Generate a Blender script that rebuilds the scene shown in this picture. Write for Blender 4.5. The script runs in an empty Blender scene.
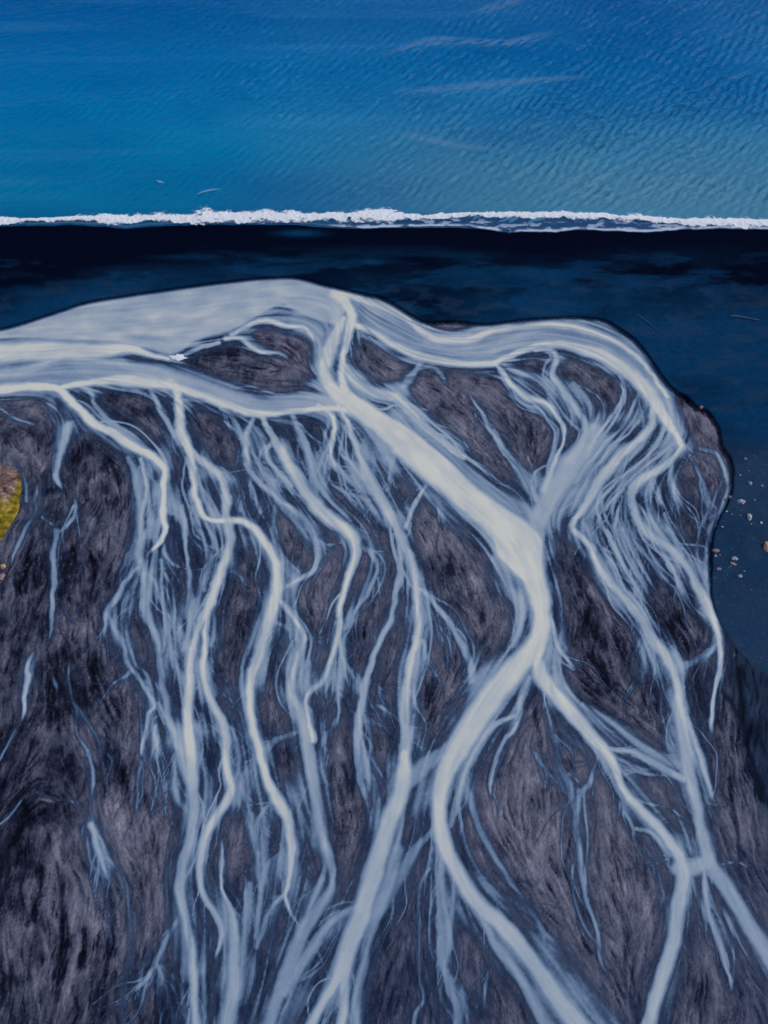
import bpy, math, random
import numpy as np
from mathutils import Vector, noise as mnoise

random.seed(7)
rng = np.random.default_rng(11)
scene = bpy.context.scene
COL = scene.collection

# ------------------------------------------------------------------ camera
W, H = 768, 1024
ALT = 140.0
PITCH = math.radians(58.0)          # below the horizon
VFOV = math.radians(62.0)
FPX = (H / 2) / math.tan(VFOV / 2)
cam_d = bpy.data.cameras.new('drone_camera')
cam_d.sensor_fit = 'VERTICAL'
cam_d.angle_y = VFOV
cam_d.clip_start = 0.5
cam_d.clip_end = 20000
cam = bpy.data.objects.new('drone_camera', cam_d)
COL.objects.link(cam)
cam.location = (0, 0, ALT)
cam.rotation_euler = (math.radians(90) - PITCH, 0, 0)
scene.camera = cam
CP, SP = math.cos(PITCH), math.sin(PITCH)


def ground(px, py, z=0.0):
    """ground point seen at a place of the aerial survey picture"""
    a = (px - W / 2) / FPX
    b = (H / 2 - py) / FPX
    dy = CP + b * SP
    dz = -SP + b * CP
    t = (z - ALT) / dz
    return a * t, dy * t


def plan(X, Y, z=0.0):
    """inverse of ground(): survey coordinates of ground points"""
    dz = ALT - z
    depth = np.maximum(Y * CP + dz * SP, 5.0)
    up = Y * SP - dz * CP
    return W / 2 + FPX * X / depth, H / 2 - FPX * up / depth


# ------------------------------------------------------------------ numpy helpers
def sstep(a, b, x):
    t = np.clip((x - a) / (b - a), 0, 1)
    return t * t * (3 - 2 * t)


def hash2(ix, iy, seed):
    h = (ix.astype(np.int64) * 374761393 + iy.astype(np.int64) * 668265263 + seed * 974634721) & 0xFFFFFFFF
    h = ((h ^ (h >> 13)) * 1274126177) & 0xFFFFFFFF
    h = h ^ (h >> 16)
    return (h & 0xFFFFFF).astype(np.float32) / np.float32(0xFFFFFF)


def vnoise(X, Y, seed):
    fx = np.floor(X); fy = np.floor(Y)
    tx = (X - fx).astype(np.float32); ty = (Y - fy).astype(np.float32)
    tx = tx * tx * (3 - 2 * tx); ty = ty * ty * (3 - 2 * ty)
    a = hash2(fx, fy, seed); b = hash2(fx + 1, fy, seed)
    c = hash2(fx, fy + 1, seed); d = hash2(fx + 1, fy + 1, seed)
    return (a + (b - a) * tx) * (1 - ty) + (c + (d - c) * tx) * ty


def fbm(X, Y, seed, octs=4, gain=0.5):
    out = 0; amp = 1; tot = 0
    for o in range(octs):
        out = out + amp * vnoise(X * 2 ** o + 17.3 * o, Y * 2 ** o - 9.1 * o, seed + o)
        tot += amp; amp *= gain
    return out / tot


def boxblur(A, r):
    for ax in (0, 1):
        pad = [(0, 0), (0, 0)]; pad[ax] = (r + 1, r)
        P = np.pad(A, pad, mode='edge').cumsum(axis=ax, dtype=np.float64)
        n = A.shape[ax]
        if ax == 0:
            A = (P[2 * r + 1:2 * r + 1 + n] - P[:n]) / (2 * r + 1)
        else:
            A = (P[:, 2 * r + 1:2 * r + 1 + n] - P[:, :n]) / (2 * r + 1)
    return A.astype(np.float32)


def catmull(pts, step=3.0):
    P = np.array(pts, float)
    if len(P) == 2:
        P = np.vstack([P[0], (P[0] + P[1]) / 2, P[1]])
    A = np.vstack([2 * P[0] - P[1], P, 2 * P[-1] - P[-2]])
    out = []
    for i in range(1, len(A) - 2):
        p0, p1, p2, p3 = A[i - 1], A[i], A[i + 1], A[i + 2]
        n = max(2, int(np.hypot(*(p2 - p1)[:2]) / step))
        for k in range(n):
            t = k / n
            out.append(0.5 * (2 * p1 + (p2 - p0) * t + (2 * p0 - 5 * p1 + 4 * p2 - p3) * t * t
                              + (3 * p1 - p0 - 3 * p2 + p3) * t ** 3))
    out.append(A[-2])
    return np.array(out)


# ------------------------------------------------------------------ river plan: (name, strength, [(x, y, width)...])
S = []


def st(I, pts, name='stream'):
    S.append((name, I, pts))


R = 'river'
# cream band entering at the left, and the lagoon strands
st(.92, [(-60, 354, 30), (0, 353, 30), (60, 350, 26), (100, 350, 20), (130, 349, 13), (155, 355, 7), (174, 360, 4)], R)
st(.66, [(-50, 378, 10), (20, 372, 10), (60, 358, 8), (100, 361, 10), (140, 371, 18), (170, 377, 26), (200, 387, 24), (232, 398, 22),
         (262, 406, 26), (290, 401, 22), (315, 400, 20), (340, 404, 20), (356, 412, 16)], R)
st(.9, [(60, 388, 6), (100, 380, 10), (130, 380, 14), (160, 384, 12), (190, 392, 10), (215, 399, 11), (240, 410, 10), (262, 414, 9), (290, 411, 7), (318, 408, 7), (345, 409, 8)], R)
st(.3, [(-60, 343, 14), (60, 327, 20), (150, 316, 24), (230, 306, 24), (290, 298, 20), (335, 300, 14)], R)
st(.94, [(-60, 391, 15), (0, 389, 14), (30, 385, 12), (55, 388, 11), (75, 405, 11), (92, 422, 13), (112, 433, 13), (135, 447, 14), (155, 460, 13),
        (164, 472, 10), (165, 492, 9), (164, 518, 9), (163, 536, 7), (154, 546, 5), (146, 557, 3)])
st(.6, [(78, 386, 6), (89, 391, 7), (94, 406, 8), (108, 420, 9), (124, 434, 8)])
st(.55, [(140, 380, 6), (148, 386, 6), (157, 402, 6), (167, 421, 6), (177, 436, 6)])
# S-bend of the trunk
st(.92, [(335, 292, 14), (346, 302, 13), (351, 314, 12), (349, 330, 12), (345, 345, 9), (341, 360, 9), (341, 374, 10), (345, 388, 14)], R)
st(.84, [(344, 318, 8), (337, 331, 14), (329, 347, 19), (323, 366, 18), (327, 382, 20), (338, 395, 22), (352, 405, 24)], R)
st(.93, [(330, 386, 16), (345, 398, 22), (365, 412, 27), (385, 428, 30), (405, 446, 32), (428, 466, 34), (452, 484, 36), (473, 502, 40),
         (493, 519, 46), (512, 535, 50), (524, 552, 46), (532, 572, 36), (538, 592, 28), (541, 612, 25), (540, 632, 26), (531, 650, 28),
         (515, 669, 33), (497, 691, 37), (480, 715, 38), (463, 742, 32), (448, 767, 26), (440, 790, 23), (440, 815, 21), (444, 840, 21),
         (453, 862, 20), (466, 886, 20), (481, 907, 22), (500, 924, 22), (520, 945, 22), (538, 968, 23), (556, 993, 25), (580, 1026, 30), (625, 1085, 36)], R)
st(.8, [(343, 366, 8), (356, 381, 12), (376, 392, 15), (395, 396, 14), (405, 405, 11), (418, 420, 10), (435, 435, 9), (455, 449, 7), (470, 460, 4)], R)
st(.6, [(392, 398, 6), (403, 388, 10), (412, 376, 10), (421, 364, 7)])
st(.55, [(405, 410, 8), (432, 440, 14), (460, 464, 16), (490, 488, 16), (515, 503, 16), (532, 512, 14)], R)
st(.5, [(494, 558, 10), (505, 584, 12), (519, 602, 13), (520, 622, 10), (514, 645, 8)], R)
# right Y arm and its feeders
st(.68, [(534, 540, 22), (539, 518, 26), (552, 494, 28), (568, 470, 30), (582, 450, 28), (596, 430, 22)], R)
st(.36, [(550, 520, 20), (575, 495, 26), (598, 470, 24), (615, 450, 18)], R)
st(.75, [(494, 362, 6), (503, 374, 7), (513, 387, 8), (526, 398, 8), (543, 401, 8), (556, 413, 7), (564, 428, 5), (561, 446, 5), (556, 459, 6), (550, 474, 10), (545, 490, 12)])
st(.5, [(505, 365, 6), (514, 370, 8), (535, 377, 9), (549, 390, 9), (553, 406, 7)])
st(.72, [(536, 349, 6), (551, 349, 7), (557, 358, 8), (553, 373, 9), (566, 393, 10), (580, 413, 10), (587, 428, 9), (582, 442, 10), (570, 460, 14)])
st(.5, [(574, 382, 5), (586, 398, 7), (594, 421, 8), (595, 442, 6)])
st(.6, [(466, 394, 4), (472, 400, 5), (484, 420, 6), (499, 440, 8), (512, 457, 8), (521, 472, 8), (530, 486, 10), (537, 498, 12)])
st(.4, [(400, 378, 4), (432, 366, 4), (442, 378, 4), (452, 390, 3)])
# right band curving round the head of the fan
st(.85, [(350, 324, 6), (372, 331, 8), (395, 344, 9), (415, 354, 10), (440, 361, 10), (470, 364, 9), (492, 363, 8), (508, 356, 7), (524, 349, 8), (545, 344, 9),
         (570, 345, 11), (595, 352, 15), (615, 363, 17), (635, 377, 19), (650, 393, 18), (663, 412, 16), (674, 432, 11), (683, 446, 7)], R)
st(.82, [(340, 291, 8), (365, 300, 10), (385, 307, 9), (402, 316, 8), (418, 328, 8), (440, 339, 10), (470, 338, 10), (500, 329, 8), (530, 326, 8), (560, 325, 9), (585, 330, 8), (605, 337, 7), (630, 350, 6), (650, 372, 5), (668, 396, 5)], R)
st(.55, [(430, 342, 12), (470, 348, 24), (505, 340, 22), (540, 335, 18), (575, 336, 18), (605, 344, 20), (635, 362, 18), (660, 388, 12)], R)
st(.5, [(370, 314, 14), (395, 328, 18), (420, 342, 18)], R)
st(.75, [(683, 446, 8), (674, 457, 9), (658, 469, 12), (640, 481, 13), (631, 493, 11), (633, 508, 11), (642, 527, 11), (661, 541, 12), (679, 558, 13),
         (695, 582, 14), (708, 608, 13), (717, 632, 10), (720, 655, 8), (718, 680, 6), (713, 708, 5), (709, 738, 4)])
st(.78, [(655, 404, 8), (650, 426, 9), (637, 441, 11), (621, 455, 12), (607, 470, 14), (595, 488, 13), (585, 507, 10), (572, 526, 8), (583, 538, 7), (594, 550, 8), (600, 568, 8),
         (610, 583, 9), (623, 596, 10), (633, 608, 11), (643, 623, 11), (654, 641, 14), (666, 656, 14), (674, 672, 11), (679, 693, 13), (681, 718, 16), (684, 744, 19), (689, 771, 16),
         (695, 800, 14), (701, 825, 13), (706, 845, 15), (713, 868, 19), (726, 888, 20), (739, 908, 19), (753, 933, 20), (770, 960, 22), (800, 1010, 24)], R)
st(.36, [(668, 420, 14), (660, 440, 18), (648, 462, 18), (628, 478, 18)])
for q in ([(676, 440, 3), (662, 452, 4), (645, 466, 4), (628, 482, 4), (612, 500, 4), (598, 516, 3)], [(668, 432, 3), (655, 448, 4), (640, 462, 4), (622, 476, 4), (606, 494, 4), (592, 512, 3)],
          [(640, 385, 4), (634, 405, 4), (622, 425, 4), (606, 442, 4), (590, 460, 5), (575, 482, 5)], [(618, 372, 3), (622, 392, 4), (614, 412, 4), (602, 430, 5), (588, 448, 5)],
          [(646, 410, 3), (632, 428, 4), (614, 444, 4), (598, 462, 5), (584, 484, 5), (572, 506, 4)], [(652, 445, 3), (648, 470, 3), (655, 492, 3), (664, 510, 2)],
          [(622, 495, 3), (616, 520, 3), (620, 545, 4), (634, 572, 4), (646, 600, 3)], [(604, 480, 3), (598, 505, 3), (606, 530, 4), (618, 556, 4), (630, 580, 3)],
          [(636, 500, 3), (648, 520, 3), (656, 545, 3), (672, 570, 3), (684, 598, 3)], [(600, 545, 3), (612, 562, 3), (622, 584, 3), (640, 606, 3)]):
    st(.62, q)
st(.5, [(625, 490, 5), (625, 518, 5), (624, 544, 5), (633, 563, 5), (644, 582, 5), (650, 604, 4)])
st(.45, [(617, 489, 5), (613, 510, 5), (620, 534, 5), (632, 560, 4)])
st(.5, [(629, 515, 4), (638, 544, 5), (657, 569, 5), (672, 588, 3)])
st(.5, [(583, 515, 4), (587, 528, 4), (595, 545, 4)])
st(.55, [(672, 462, 5), (670, 480, 6), (678, 500, 5), (682, 512, 3)])
st(.5, [(665, 515, 5), (674, 538, 7), (682, 556, 8)])
st(.4, [(700, 448, 6), (718, 456, 6), (727, 479, 7), (722, 508, 8), (711, 530, 9), (707, 557, 8), (706, 588, 7), (712, 610, 5)])
st(.35, [(690, 455, 5), (702, 480, 6), (708, 505, 8)])
st(.4, [(719, 640, 5), (705, 655, 7), (690, 664, 8), (678, 668, 8)])
st(.42, [(645, 635, 6), (643, 655, 8), (642, 676, 6), (640, 690, 3)])
st(.6, [(650, 640, 5), (654, 655, 4), (658, 670, 3)])
st(.6, [(686, 718, 8), (693, 738, 9), (701, 758, 9), (707, 780, 7), (713, 801, 3)])
# right distributary
st(.88, [(540, 648, 14), (538, 662, 16), (546, 682, 19), (561, 700, 19), (580, 722, 17), (593, 738, 15), (606, 752, 13), (617, 773, 11), (626, 794, 11), (639, 808, 13), (655, 823, 15),
         (669, 840, 15), (681, 858, 16), (684, 876, 19), (679, 905, 19), (675, 938, 19), (665, 970, 18), (655, 1000, 17), (648, 1026, 17), (630, 1085, 20)], R)
st(.74, [(678, 868, 18), (692, 868, 22), (706, 862, 18)], R)
st(.68, [(704, 868, 8), (705, 890, 8), (709, 915, 8), (720, 942, 8), (728, 970, 6), (732, 995, 4)])
st(.5, [(692, 880, 6), (698, 900, 6), (709, 920, 7)])
st(.5, [(583, 704, 6), (600, 716, 9), (618, 727, 11), (638, 744, 12), (658, 757, 13), (678, 766, 12)])
st(.7, [(605, 748, 6), (617, 750, 7), (633, 752, 8), (648, 760, 9), (664, 769, 9), (683, 779, 9)])
st(.35, [(618, 772, 4), (633, 770, 5), (650, 770, 5), (664, 773, 4)])
st(.5, [(592, 740, 5), (597, 758, 5), (591, 780, 6), (581, 798, 8), (576, 820, 9), (577, 845, 9), (580, 870, 9), (586, 897, 7), (591, 915, 5), (597, 940, 6), (600, 962, 5), (612, 980, 4)])
st(.45, [(620, 798, 4), (627, 818, 5), (634, 832, 5), (637, 843, 3)])
st(.6, [(636, 828, 5), (650, 832, 6), (661, 842, 6), (670, 855, 5)])
st(.35, [(640, 838, 4), (653, 860, 5), (660, 885, 5), (665, 908, 4)])
st(.65, [(550, 615, 5), (556, 642, 6), (565, 659, 5), (578, 672, 3)])
# right foot of the trunk
st(.6, [(530, 676, 8), (521, 695, 8), (518, 713, 7), (516, 727, 6), (504, 744, 5), (496, 764, 6), (492, 782, 6), (493, 798, 3)])
st(.65, [(514, 716, 5), (495, 728, 7), (479, 747, 8), (466, 770, 9), (458, 797, 8), (452, 824, 6)], R)
st(.42, [(464, 780, 8), (472, 805, 9), (481, 830, 9), (491, 853, 9), (511, 885, 9), (526, 905, 9), (536, 918, 9), (545, 932, 8), (566, 947, 8), (580, 972, 12), (592, 994, 16), (612, 1024, 20), (650, 1085, 24)])
st(.32, [(470, 872, 8), (490, 890, 12), (512, 902, 12), (532, 914, 10)])
st(.3, [(540, 935, 6), (555, 960, 10), (575, 985, 14)])
st(.7, [(480, 915, 8), (486, 928, 9), (495, 946, 11), (512, 965, 11), (526, 986, 11), (537, 1008, 12), (549, 1030, 12), (580, 1085, 14)], R)
st(.55, [(443, 858, 8), (440, 885, 11), (443, 928, 13), (443, 960, 13), (450, 988, 12), (459, 1008, 12), (458, 1024, 12), (455, 1080, 14)])
st(.55, [(455, 880, 5), (451, 915, 6), (447, 950, 7), (444, 975, 7)])
st(.32, [(430, 868, 5), (418, 889, 6), (420, 928, 6), (419, 970, 6), (423, 1000, 6), (414, 1022, 7), (405, 1080, 8)])
st(.35, [(488, 960, 4), (486, 985, 5), (484, 1010, 5)])
st(.3, [(462, 980, 4), (465, 1005, 5), (470, 1030, 5)])
st(.4, [(548, 700, 5), (553, 735, 7), (563, 770, 10), (574, 792, 12), (577, 812, 10)])
st(.4, [(530, 745, 4), (543, 765, 4), (554, 785, 3)])
# left-hand foot of the trunk and the big pale arm
st(.6, [(452, 744, 12), (438, 755, 16), (422, 766, 20), (408, 780, 20)], R)
st(.9, [(405, 752, 12), (404, 768, 17), (402, 786, 21), (397, 806, 22), (388, 828, 23), (378, 860, 25), (367, 895, 26), (354, 934, 26), (344, 964, 22), (334, 984, 15), (322, 1005, 13), (311, 1026, 13), (285, 1085, 14)], R)
st(.85, [(348, 958, 16), (345, 985, 14), (344, 1008, 13), (340, 1030, 13), (330, 1085, 14)], R)
st(.62, [(398, 850, 16), (388, 885, 16), (375, 918, 14), (366, 950, 11), (361, 975, 9), (356, 1000, 9), (357, 1030, 10), (360, 1085, 12)], R)
st(.5, [(436, 826, 7), (420, 846, 10), (404, 868, 14), (391, 892, 14), (380, 915, 10)])
# stream at x=405 and its fan
st(.78, [(338, 404, 6), (347, 424, 8), (357, 450, 12), (368, 478, 18), (380, 500, 17), (392, 520, 14), (402, 540, 12), (411, 560, 12), (417, 580, 11), (418, 605, 10), (419, 630, 10),
         (414, 655, 12), (407, 680, 14), (404, 705, 15), (406, 735, 15), (405, 768, 18)])
st(.65, [(390, 512, 8), (398, 540, 9), (401, 568, 9), (397, 590, 8), (392, 618, 8), (383, 636, 8), (373, 658, 8), (366, 680, 11), (361, 705, 13), (357, 730, 15), (357, 750, 11), (360, 772, 9), (365, 796, 7), (367, 806, 3)])
st(.42, [(355, 735, 8), (366, 768, 9), (378, 800, 11), (380, 835, 12), (384, 860, 10)])
st(.6, [(421, 588, 6), (433, 602, 7), (446, 618, 7), (460, 640, 7), (469, 660, 8), (472, 680, 9)])
st(.55, [(420, 640, 8), (414, 665, 7), (412, 690, 6), (416, 712, 4)])
st(.55, [(424, 640, 5), (427, 658, 5), (428, 672, 3)])
st(.7, [(428, 478, 4), (420, 494, 5), (413, 508, 6), (407, 526, 8)])
st(.35, [(436, 495, 4), (441, 515, 4), (444, 531, 3)])
st(.55, [(334, 447, 3), (350, 462, 5), (366, 478, 7)])
st(.5, [(331, 462, 3), (348, 476, 5), (368, 490, 8)])
st(.42, [(326, 478, 3), (345, 490, 5), (368, 500, 8)])
st(.5, [(350, 440, 3), (358, 456, 5), (366, 472, 7)])
st(.45, [(376, 446, 3), (374, 462, 5), (372, 478, 7)])
st(.5, [(396, 452, 5), (391, 470, 6), (386, 490, 8)])
st(.4, [(364, 440, 6), (369, 470, 10), (377, 496, 14)])
st(.4, [(424, 590, 5), (428, 606, 4), (430, 625, 3)])
st(.45, [(371, 682, 4), (382, 690, 4), (390, 690, 3)])
st(.45, [(368, 702, 4), (384, 709, 4), (396, 722, 4)])
st(.4, [(363, 715, 4), (376, 722, 4), (392, 730, 3)])
# S-curved stream in the middle
st(.8, [(262, 416, 6), (272, 436, 8), (283, 452, 12), (297, 478, 18), (310, 498, 20), (325, 515, 17), (345, 527, 15), (355, 538, 13), (357, 551, 11), (352, 568, 11), (345, 590, 10), (339, 612, 9), (338, 632, 9),
        (332, 655, 8), (323, 680, 7), (309, 692, 6), (304, 704, 6), (308, 722, 8), (313, 740, 9)])
st(.55, [(300, 440, 6), (308, 460, 8), (312, 480, 10), (318, 500, 12)])
st(.45, [(359, 543, 8), (374, 556, 7), (378, 568, 6), (372, 586, 7), (356, 610, 7), (344, 628, 7)])
st(.6, [(338, 635, 6), (342, 655, 6), (346, 674, 5), (349, 690, 3)])
st(.5, [(341, 655, 4), (352, 672, 4), (362, 684, 4)])
st(.4, [(332, 660, 5), (337, 685, 6), (338, 710, 5), (333, 732, 4)])
st(.68, [(253, 420, 7), (247, 438, 10), (246, 458, 8), (254, 475, 8), (270, 492, 9), (286, 505, 8), (303, 517, 8), (314, 535, 8), (318, 556, 7), (314, 570, 6), (300, 578, 7), (287, 585, 6)])
st(.55, [(221, 407, 5), (238, 425, 6), (246, 440, 6)])
st(.6, [(276, 440, 5), (266, 452, 6), (276, 470, 8), (290, 485, 10)])
st(.8, [(318, 404, 7), (331, 415, 7), (334, 427, 7), (330, 446, 7), (331, 458, 5), (341, 477, 3)])
st(.5, [(330, 440, 6), (322, 455, 6), (316, 470, 5)])
st(.55, [(290, 412, 6), (301, 436, 8), (308, 452, 8), (314, 472, 8), (319, 490, 5)])
st(.45, [(286, 508, 4), (296, 524, 4), (299, 533, 4), (296, 541, 2)])
st(.4, [(275, 500, 5), (273, 530, 7), (278, 550, 9), (280, 575, 12)])
st(.5, [(316, 538, 6), (324, 544, 4), (336, 547, 3)])
st(.35, [(250, 460, 6), (262, 480, 8), (262, 505, 7), (255, 520, 8)])
st(.35, [(300, 730, 5), (275, 740, 8), (262, 752, 8)])
st(.35, [(318, 760, 7), (322, 740, 8), (333, 722, 8)])
# pale stream running the whole left middle
st(.86, [(170, 381, 12), (178, 400, 13), (180, 424, 14), (187, 444, 15), (193, 463, 13), (194, 487, 11), (200, 512, 9), (212, 519, 8), (226, 519, 9), (241, 521, 10), (255, 530, 13), (266, 545, 14),
         (275, 562, 14), (277, 584, 16), (273, 606, 17), (267, 630, 17), (258, 655, 16), (250, 676, 15), (249, 700, 13), (253, 725, 12), (260, 750, 12), (267, 775, 13), (277, 797, 15), (287, 818, 15),
         (291, 842, 13), (291, 862, 10), (288, 884, 8), (285, 895, 6), (290, 911, 4), (295, 922, 3)])
st(.6, [(286, 893, 5), (276, 902, 5), (268, 915, 6), (262, 930, 7), (256, 948, 6)])
st(.55, [(274, 800, 4), (264, 810, 5), (257, 825, 8), (255, 845, 8), (256, 868, 7), (260, 890, 8), (259, 912, 9), (255, 938, 6)])
st(.5, [(287, 848, 4), (274, 858, 5), (264, 870, 7), (260, 890, 8)])
st(.3, [(237, 800, 6), (247, 818, 8), (253, 840, 8)])
st(.84, [(187, 444, 12), (200, 458, 11), (213, 468, 12), (223, 479, 12), (226, 496, 11), (225, 515, 12), (229, 533, 14), (226, 556, 14), (218, 580, 13), (208, 606, 12), (199, 622, 10), (193, 645, 9),
         (189, 680, 13), (187, 710, 15), (189, 736, 17), (192, 760, 18), (194, 790, 15), (195, 815, 13), (190, 840, 13), (184, 858, 14), (180, 880, 14), (181, 903, 15), (187, 925, 14), (192, 950, 14), (195, 980, 13), (194, 1003, 13), (196, 1030, 13), (198, 1085, 14)])
st(.8, [(214, 588, 6), (206, 615, 8), (204, 645, 10), (203, 678, 11), (210, 700, 12), (221, 719, 12), (226, 742, 12), (226, 768, 12), (231, 786, 11), (226, 801, 12), (214, 819, 13), (205, 840, 12), (201, 862, 10),
        (200, 880, 9), (205, 898, 10), (215, 914, 11), (222, 931, 9), (219, 950, 6), (214, 964, 4)])
st(.45, [(223, 722, 5), (233, 732, 4), (238, 750, 5), (237, 772, 5), (233, 784, 5)])
st(.4, [(237, 780, 4), (248, 805, 5), (255, 825, 5)])
st(.5, [(229, 566, 4), (238, 575, 4), (245, 585, 4), (249, 592, 3)])
st(.5, [(200, 530, 5), (206, 548, 6), (210, 560, 6), (204, 590, 5)])
st(.5, [(213, 602, 6), (213, 625, 6), (211, 645, 6)])
st(.4, [(195, 640, 6), (202, 660, 8), (215, 695, 9)])
st(.5, [(193, 505, 5), (204, 522, 6), (213, 540, 6), (219, 556, 5)])
st(.4, [(200, 708, 4), (208, 728, 5), (216, 745, 4)])
st(.72, [(222, 836, 4), (222, 884, 5), (231, 908, 8), (234, 932, 16), (234, 962, 18), (233, 990, 18), (226, 1026, 18), (215, 1085, 20)])
st(.4, [(250, 885, 10), (243, 925, 16), (240, 965, 18), (238, 995, 14)])
st(.35, [(262, 940, 10), (250, 975, 12), (242, 1000, 12)])
st(.4, [(210, 925, 4), (208, 950, 6), (203, 970, 6)])
# lower middle arm
st(.72, [(277, 598, 6), (285, 606, 7), (295, 619, 8), (303, 636, 9), (299, 654, 10), (292, 675, 11), (291, 692, 11), (298, 712, 14), (304, 732, 17), (309, 757, 18), (313, 785, 18), (317, 815, 16), (324, 840, 13), (330, 860, 12),
        (333, 878, 10), (326, 896, 17), (306, 926, 25), (294, 955, 24), (280, 988, 21), (266, 1028, 18), (245, 1085, 20)])
st(.45, [(322, 880, 14), (312, 905, 18), (300, 935, 18)])
st(.62, [(360, 904, 8), (344, 911, 12), (328, 925, 14), (314, 945, 16), (300, 968, 16), (285, 992, 14)])
st(.4, [(276, 622, 5), (288, 628, 4), (295, 640, 3)])
st(.45, [(304, 705, 5), (312, 715, 6), (312, 735, 8)])
st(.3, [(306, 850, 5), (306, 870, 6), (304, 890, 5)])
# upper left braids
st(.68, [(140, 460, 6), (143, 475, 6), (147, 487, 7), (143, 508, 8), (141, 531, 10), (139, 557, 11), (146, 586, 12), (147, 612, 13), (155, 634, 10), (160, 655, 8), (163, 690, 8), (168, 716, 10), (177, 739, 12), (183, 764, 12), (192, 785, 12)])
st(.5, [(128, 458, 6), (132, 470, 8), (136, 490, 7), (140, 512, 8), (136, 540, 10)])
st(.45, [(136, 540, 8), (134, 568, 7), (118, 596, 7)])
st(.62, [(137, 568, 6), (120, 592, 6), (107, 614, 6), (104, 625, 4), (104, 642, 4)])
st(.6, [(108, 615, 5), (116, 632, 6), (123, 646, 6), (126, 663, 5), (138, 677, 5), (150, 695, 5), (154, 707, 4), (148, 713, 5), (146, 731, 6), (141, 752, 4), (140, 760, 2)])
st(.55, [(156, 702, 5), (166, 718, 6), (175, 735, 7)])
st(.65, [(156, 726, 5), (157, 740, 6), (158, 760, 3)])
st(.45, [(177, 745, 6), (175, 770, 6), (178, 795, 7), (190, 812, 6)])
st(.4, [(160, 560, 5), (166, 610, 5), (172, 650, 8), (180, 672, 9), (186, 690, 8)])
st(.5, [(163, 538, 4), (164, 552, 5), (172, 564, 5), (182, 569, 3)])
st(.55, [(181, 505, 5), (185, 538, 6), (188, 562, 5), (190, 596, 6), (188, 622, 7), (184, 648, 6)])
st(.4, [(165, 510, 6), (180, 515, 6), (186, 535, 6)])
st(.4, [(142, 586, 8), (130, 610, 6), (127, 640, 6), (135, 665, 6)])
st(.4, [(130, 672, 5), (122, 680, 3), (112, 686, 2)])
st(.35, [(141, 756, 4), (137, 790, 4), (135, 815, 3)])
# far left threads
st(.32, [(50, 398, 14), (54, 412, 12), (60, 425, 10)])
st(.68, [(69, 425, 12), (65, 436, 14), (60, 452, 11), (56, 466, 10), (56, 479, 7), (64, 494, 3)])
st(.42, [(0, 408, 3), (20, 420, 4), (42, 425, 3)])
st(.5, [(38, 478, 3), (35, 495, 6), (35, 512, 6), (24, 530, 5), (14, 552, 4), (10, 570, 4)])
st(.3, [(10, 452, 4), (23, 475, 6), (27, 500, 6)])
st(.6, [(74, 494, 4), (75, 505, 5), (74, 517, 4), (66, 526, 3), (60, 532, 2)])
st(.35, [(36, 512, 4), (50, 522, 4), (60, 530, 4), (68, 520, 4)])
st(.5, [(55, 530, 8), (53, 557, 9), (54, 580, 8), (52, 596, 6), (52, 612, 6), (49, 632, 4), (46, 648, 2)])
st(.3, [(58, 596, 4), (68, 615, 4), (74, 628, 4)])
st(.72, [(33, 648, 3), (29, 664, 6), (25, 688, 6), (22, 718, 4), (21, 724, 2)])
st(.5, [(52, 672, 3), (54, 685, 4), (56, 696, 2)])
st(.3, [(68, 655, 4), (69, 687, 4), (76, 713, 4), (77, 736, 4), (88, 750, 5), (93, 775, 5), (90, 800, 5), (91, 822, 6)])
st(.28, [(72, 700, 3), (86, 720, 4), (100, 745, 4), (111, 762, 4), (104, 782, 4), (96, 796, 4)])
st(.25, [(36, 792, 5), (55, 800, 4), (70, 802, 5), (84, 814, 6), (91, 830, 7)])
st(.68, [(90, 825, 10), (95, 842, 9), (100, 858, 8), (105, 874, 6), (108, 884, 2)])
st(.3, [(104, 856, 6), (116, 866, 6), (125, 882, 6), (127, 905, 7), (129, 930, 8), (127, 965, 8), (122, 1000, 8), (120, 1085, 8)])
st(.38, [(180, 914, 6), (168, 938, 8), (157, 962, 8)])
st(.66, [(157, 962, 4), (150, 975, 7), (142, 985, 7), (132, 995, 3)])
st(.35, [(157, 962, 5), (166, 985, 6), (171, 1005, 5), (172, 1030, 5)])
st(.3, [(26, 794, 3), (15, 810, 4), (0, 824, 4)])
st(.35, [(218, 470, 5), (232, 478, 6), (242, 492, 6), (240, 510, 6)])
st(.45, [(0, 760, 3), (12, 740, 3), (20, 720, 3)])
# head-of-fan small water
st(.75, [(226, 337, 6), (240, 339, 7), (250, 346, 6), (262, 351, 5), (278, 352, 4), (286, 358, 3), (292, 366, 2)], 'stream')
st(.8, [(232, 334, 7), (250, 324, 7), (270, 319, 7), (287, 324, 7), (304, 325, 6), (312, 334, 6), (320, 346, 4)], 'stream')
st(.5, [(296, 318, 12), (316, 326, 18), (330, 334, 14)], R)
st(.7, [(176, 360, 4), (186, 352, 5), (200, 346, 5), (220, 341, 5)])

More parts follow.
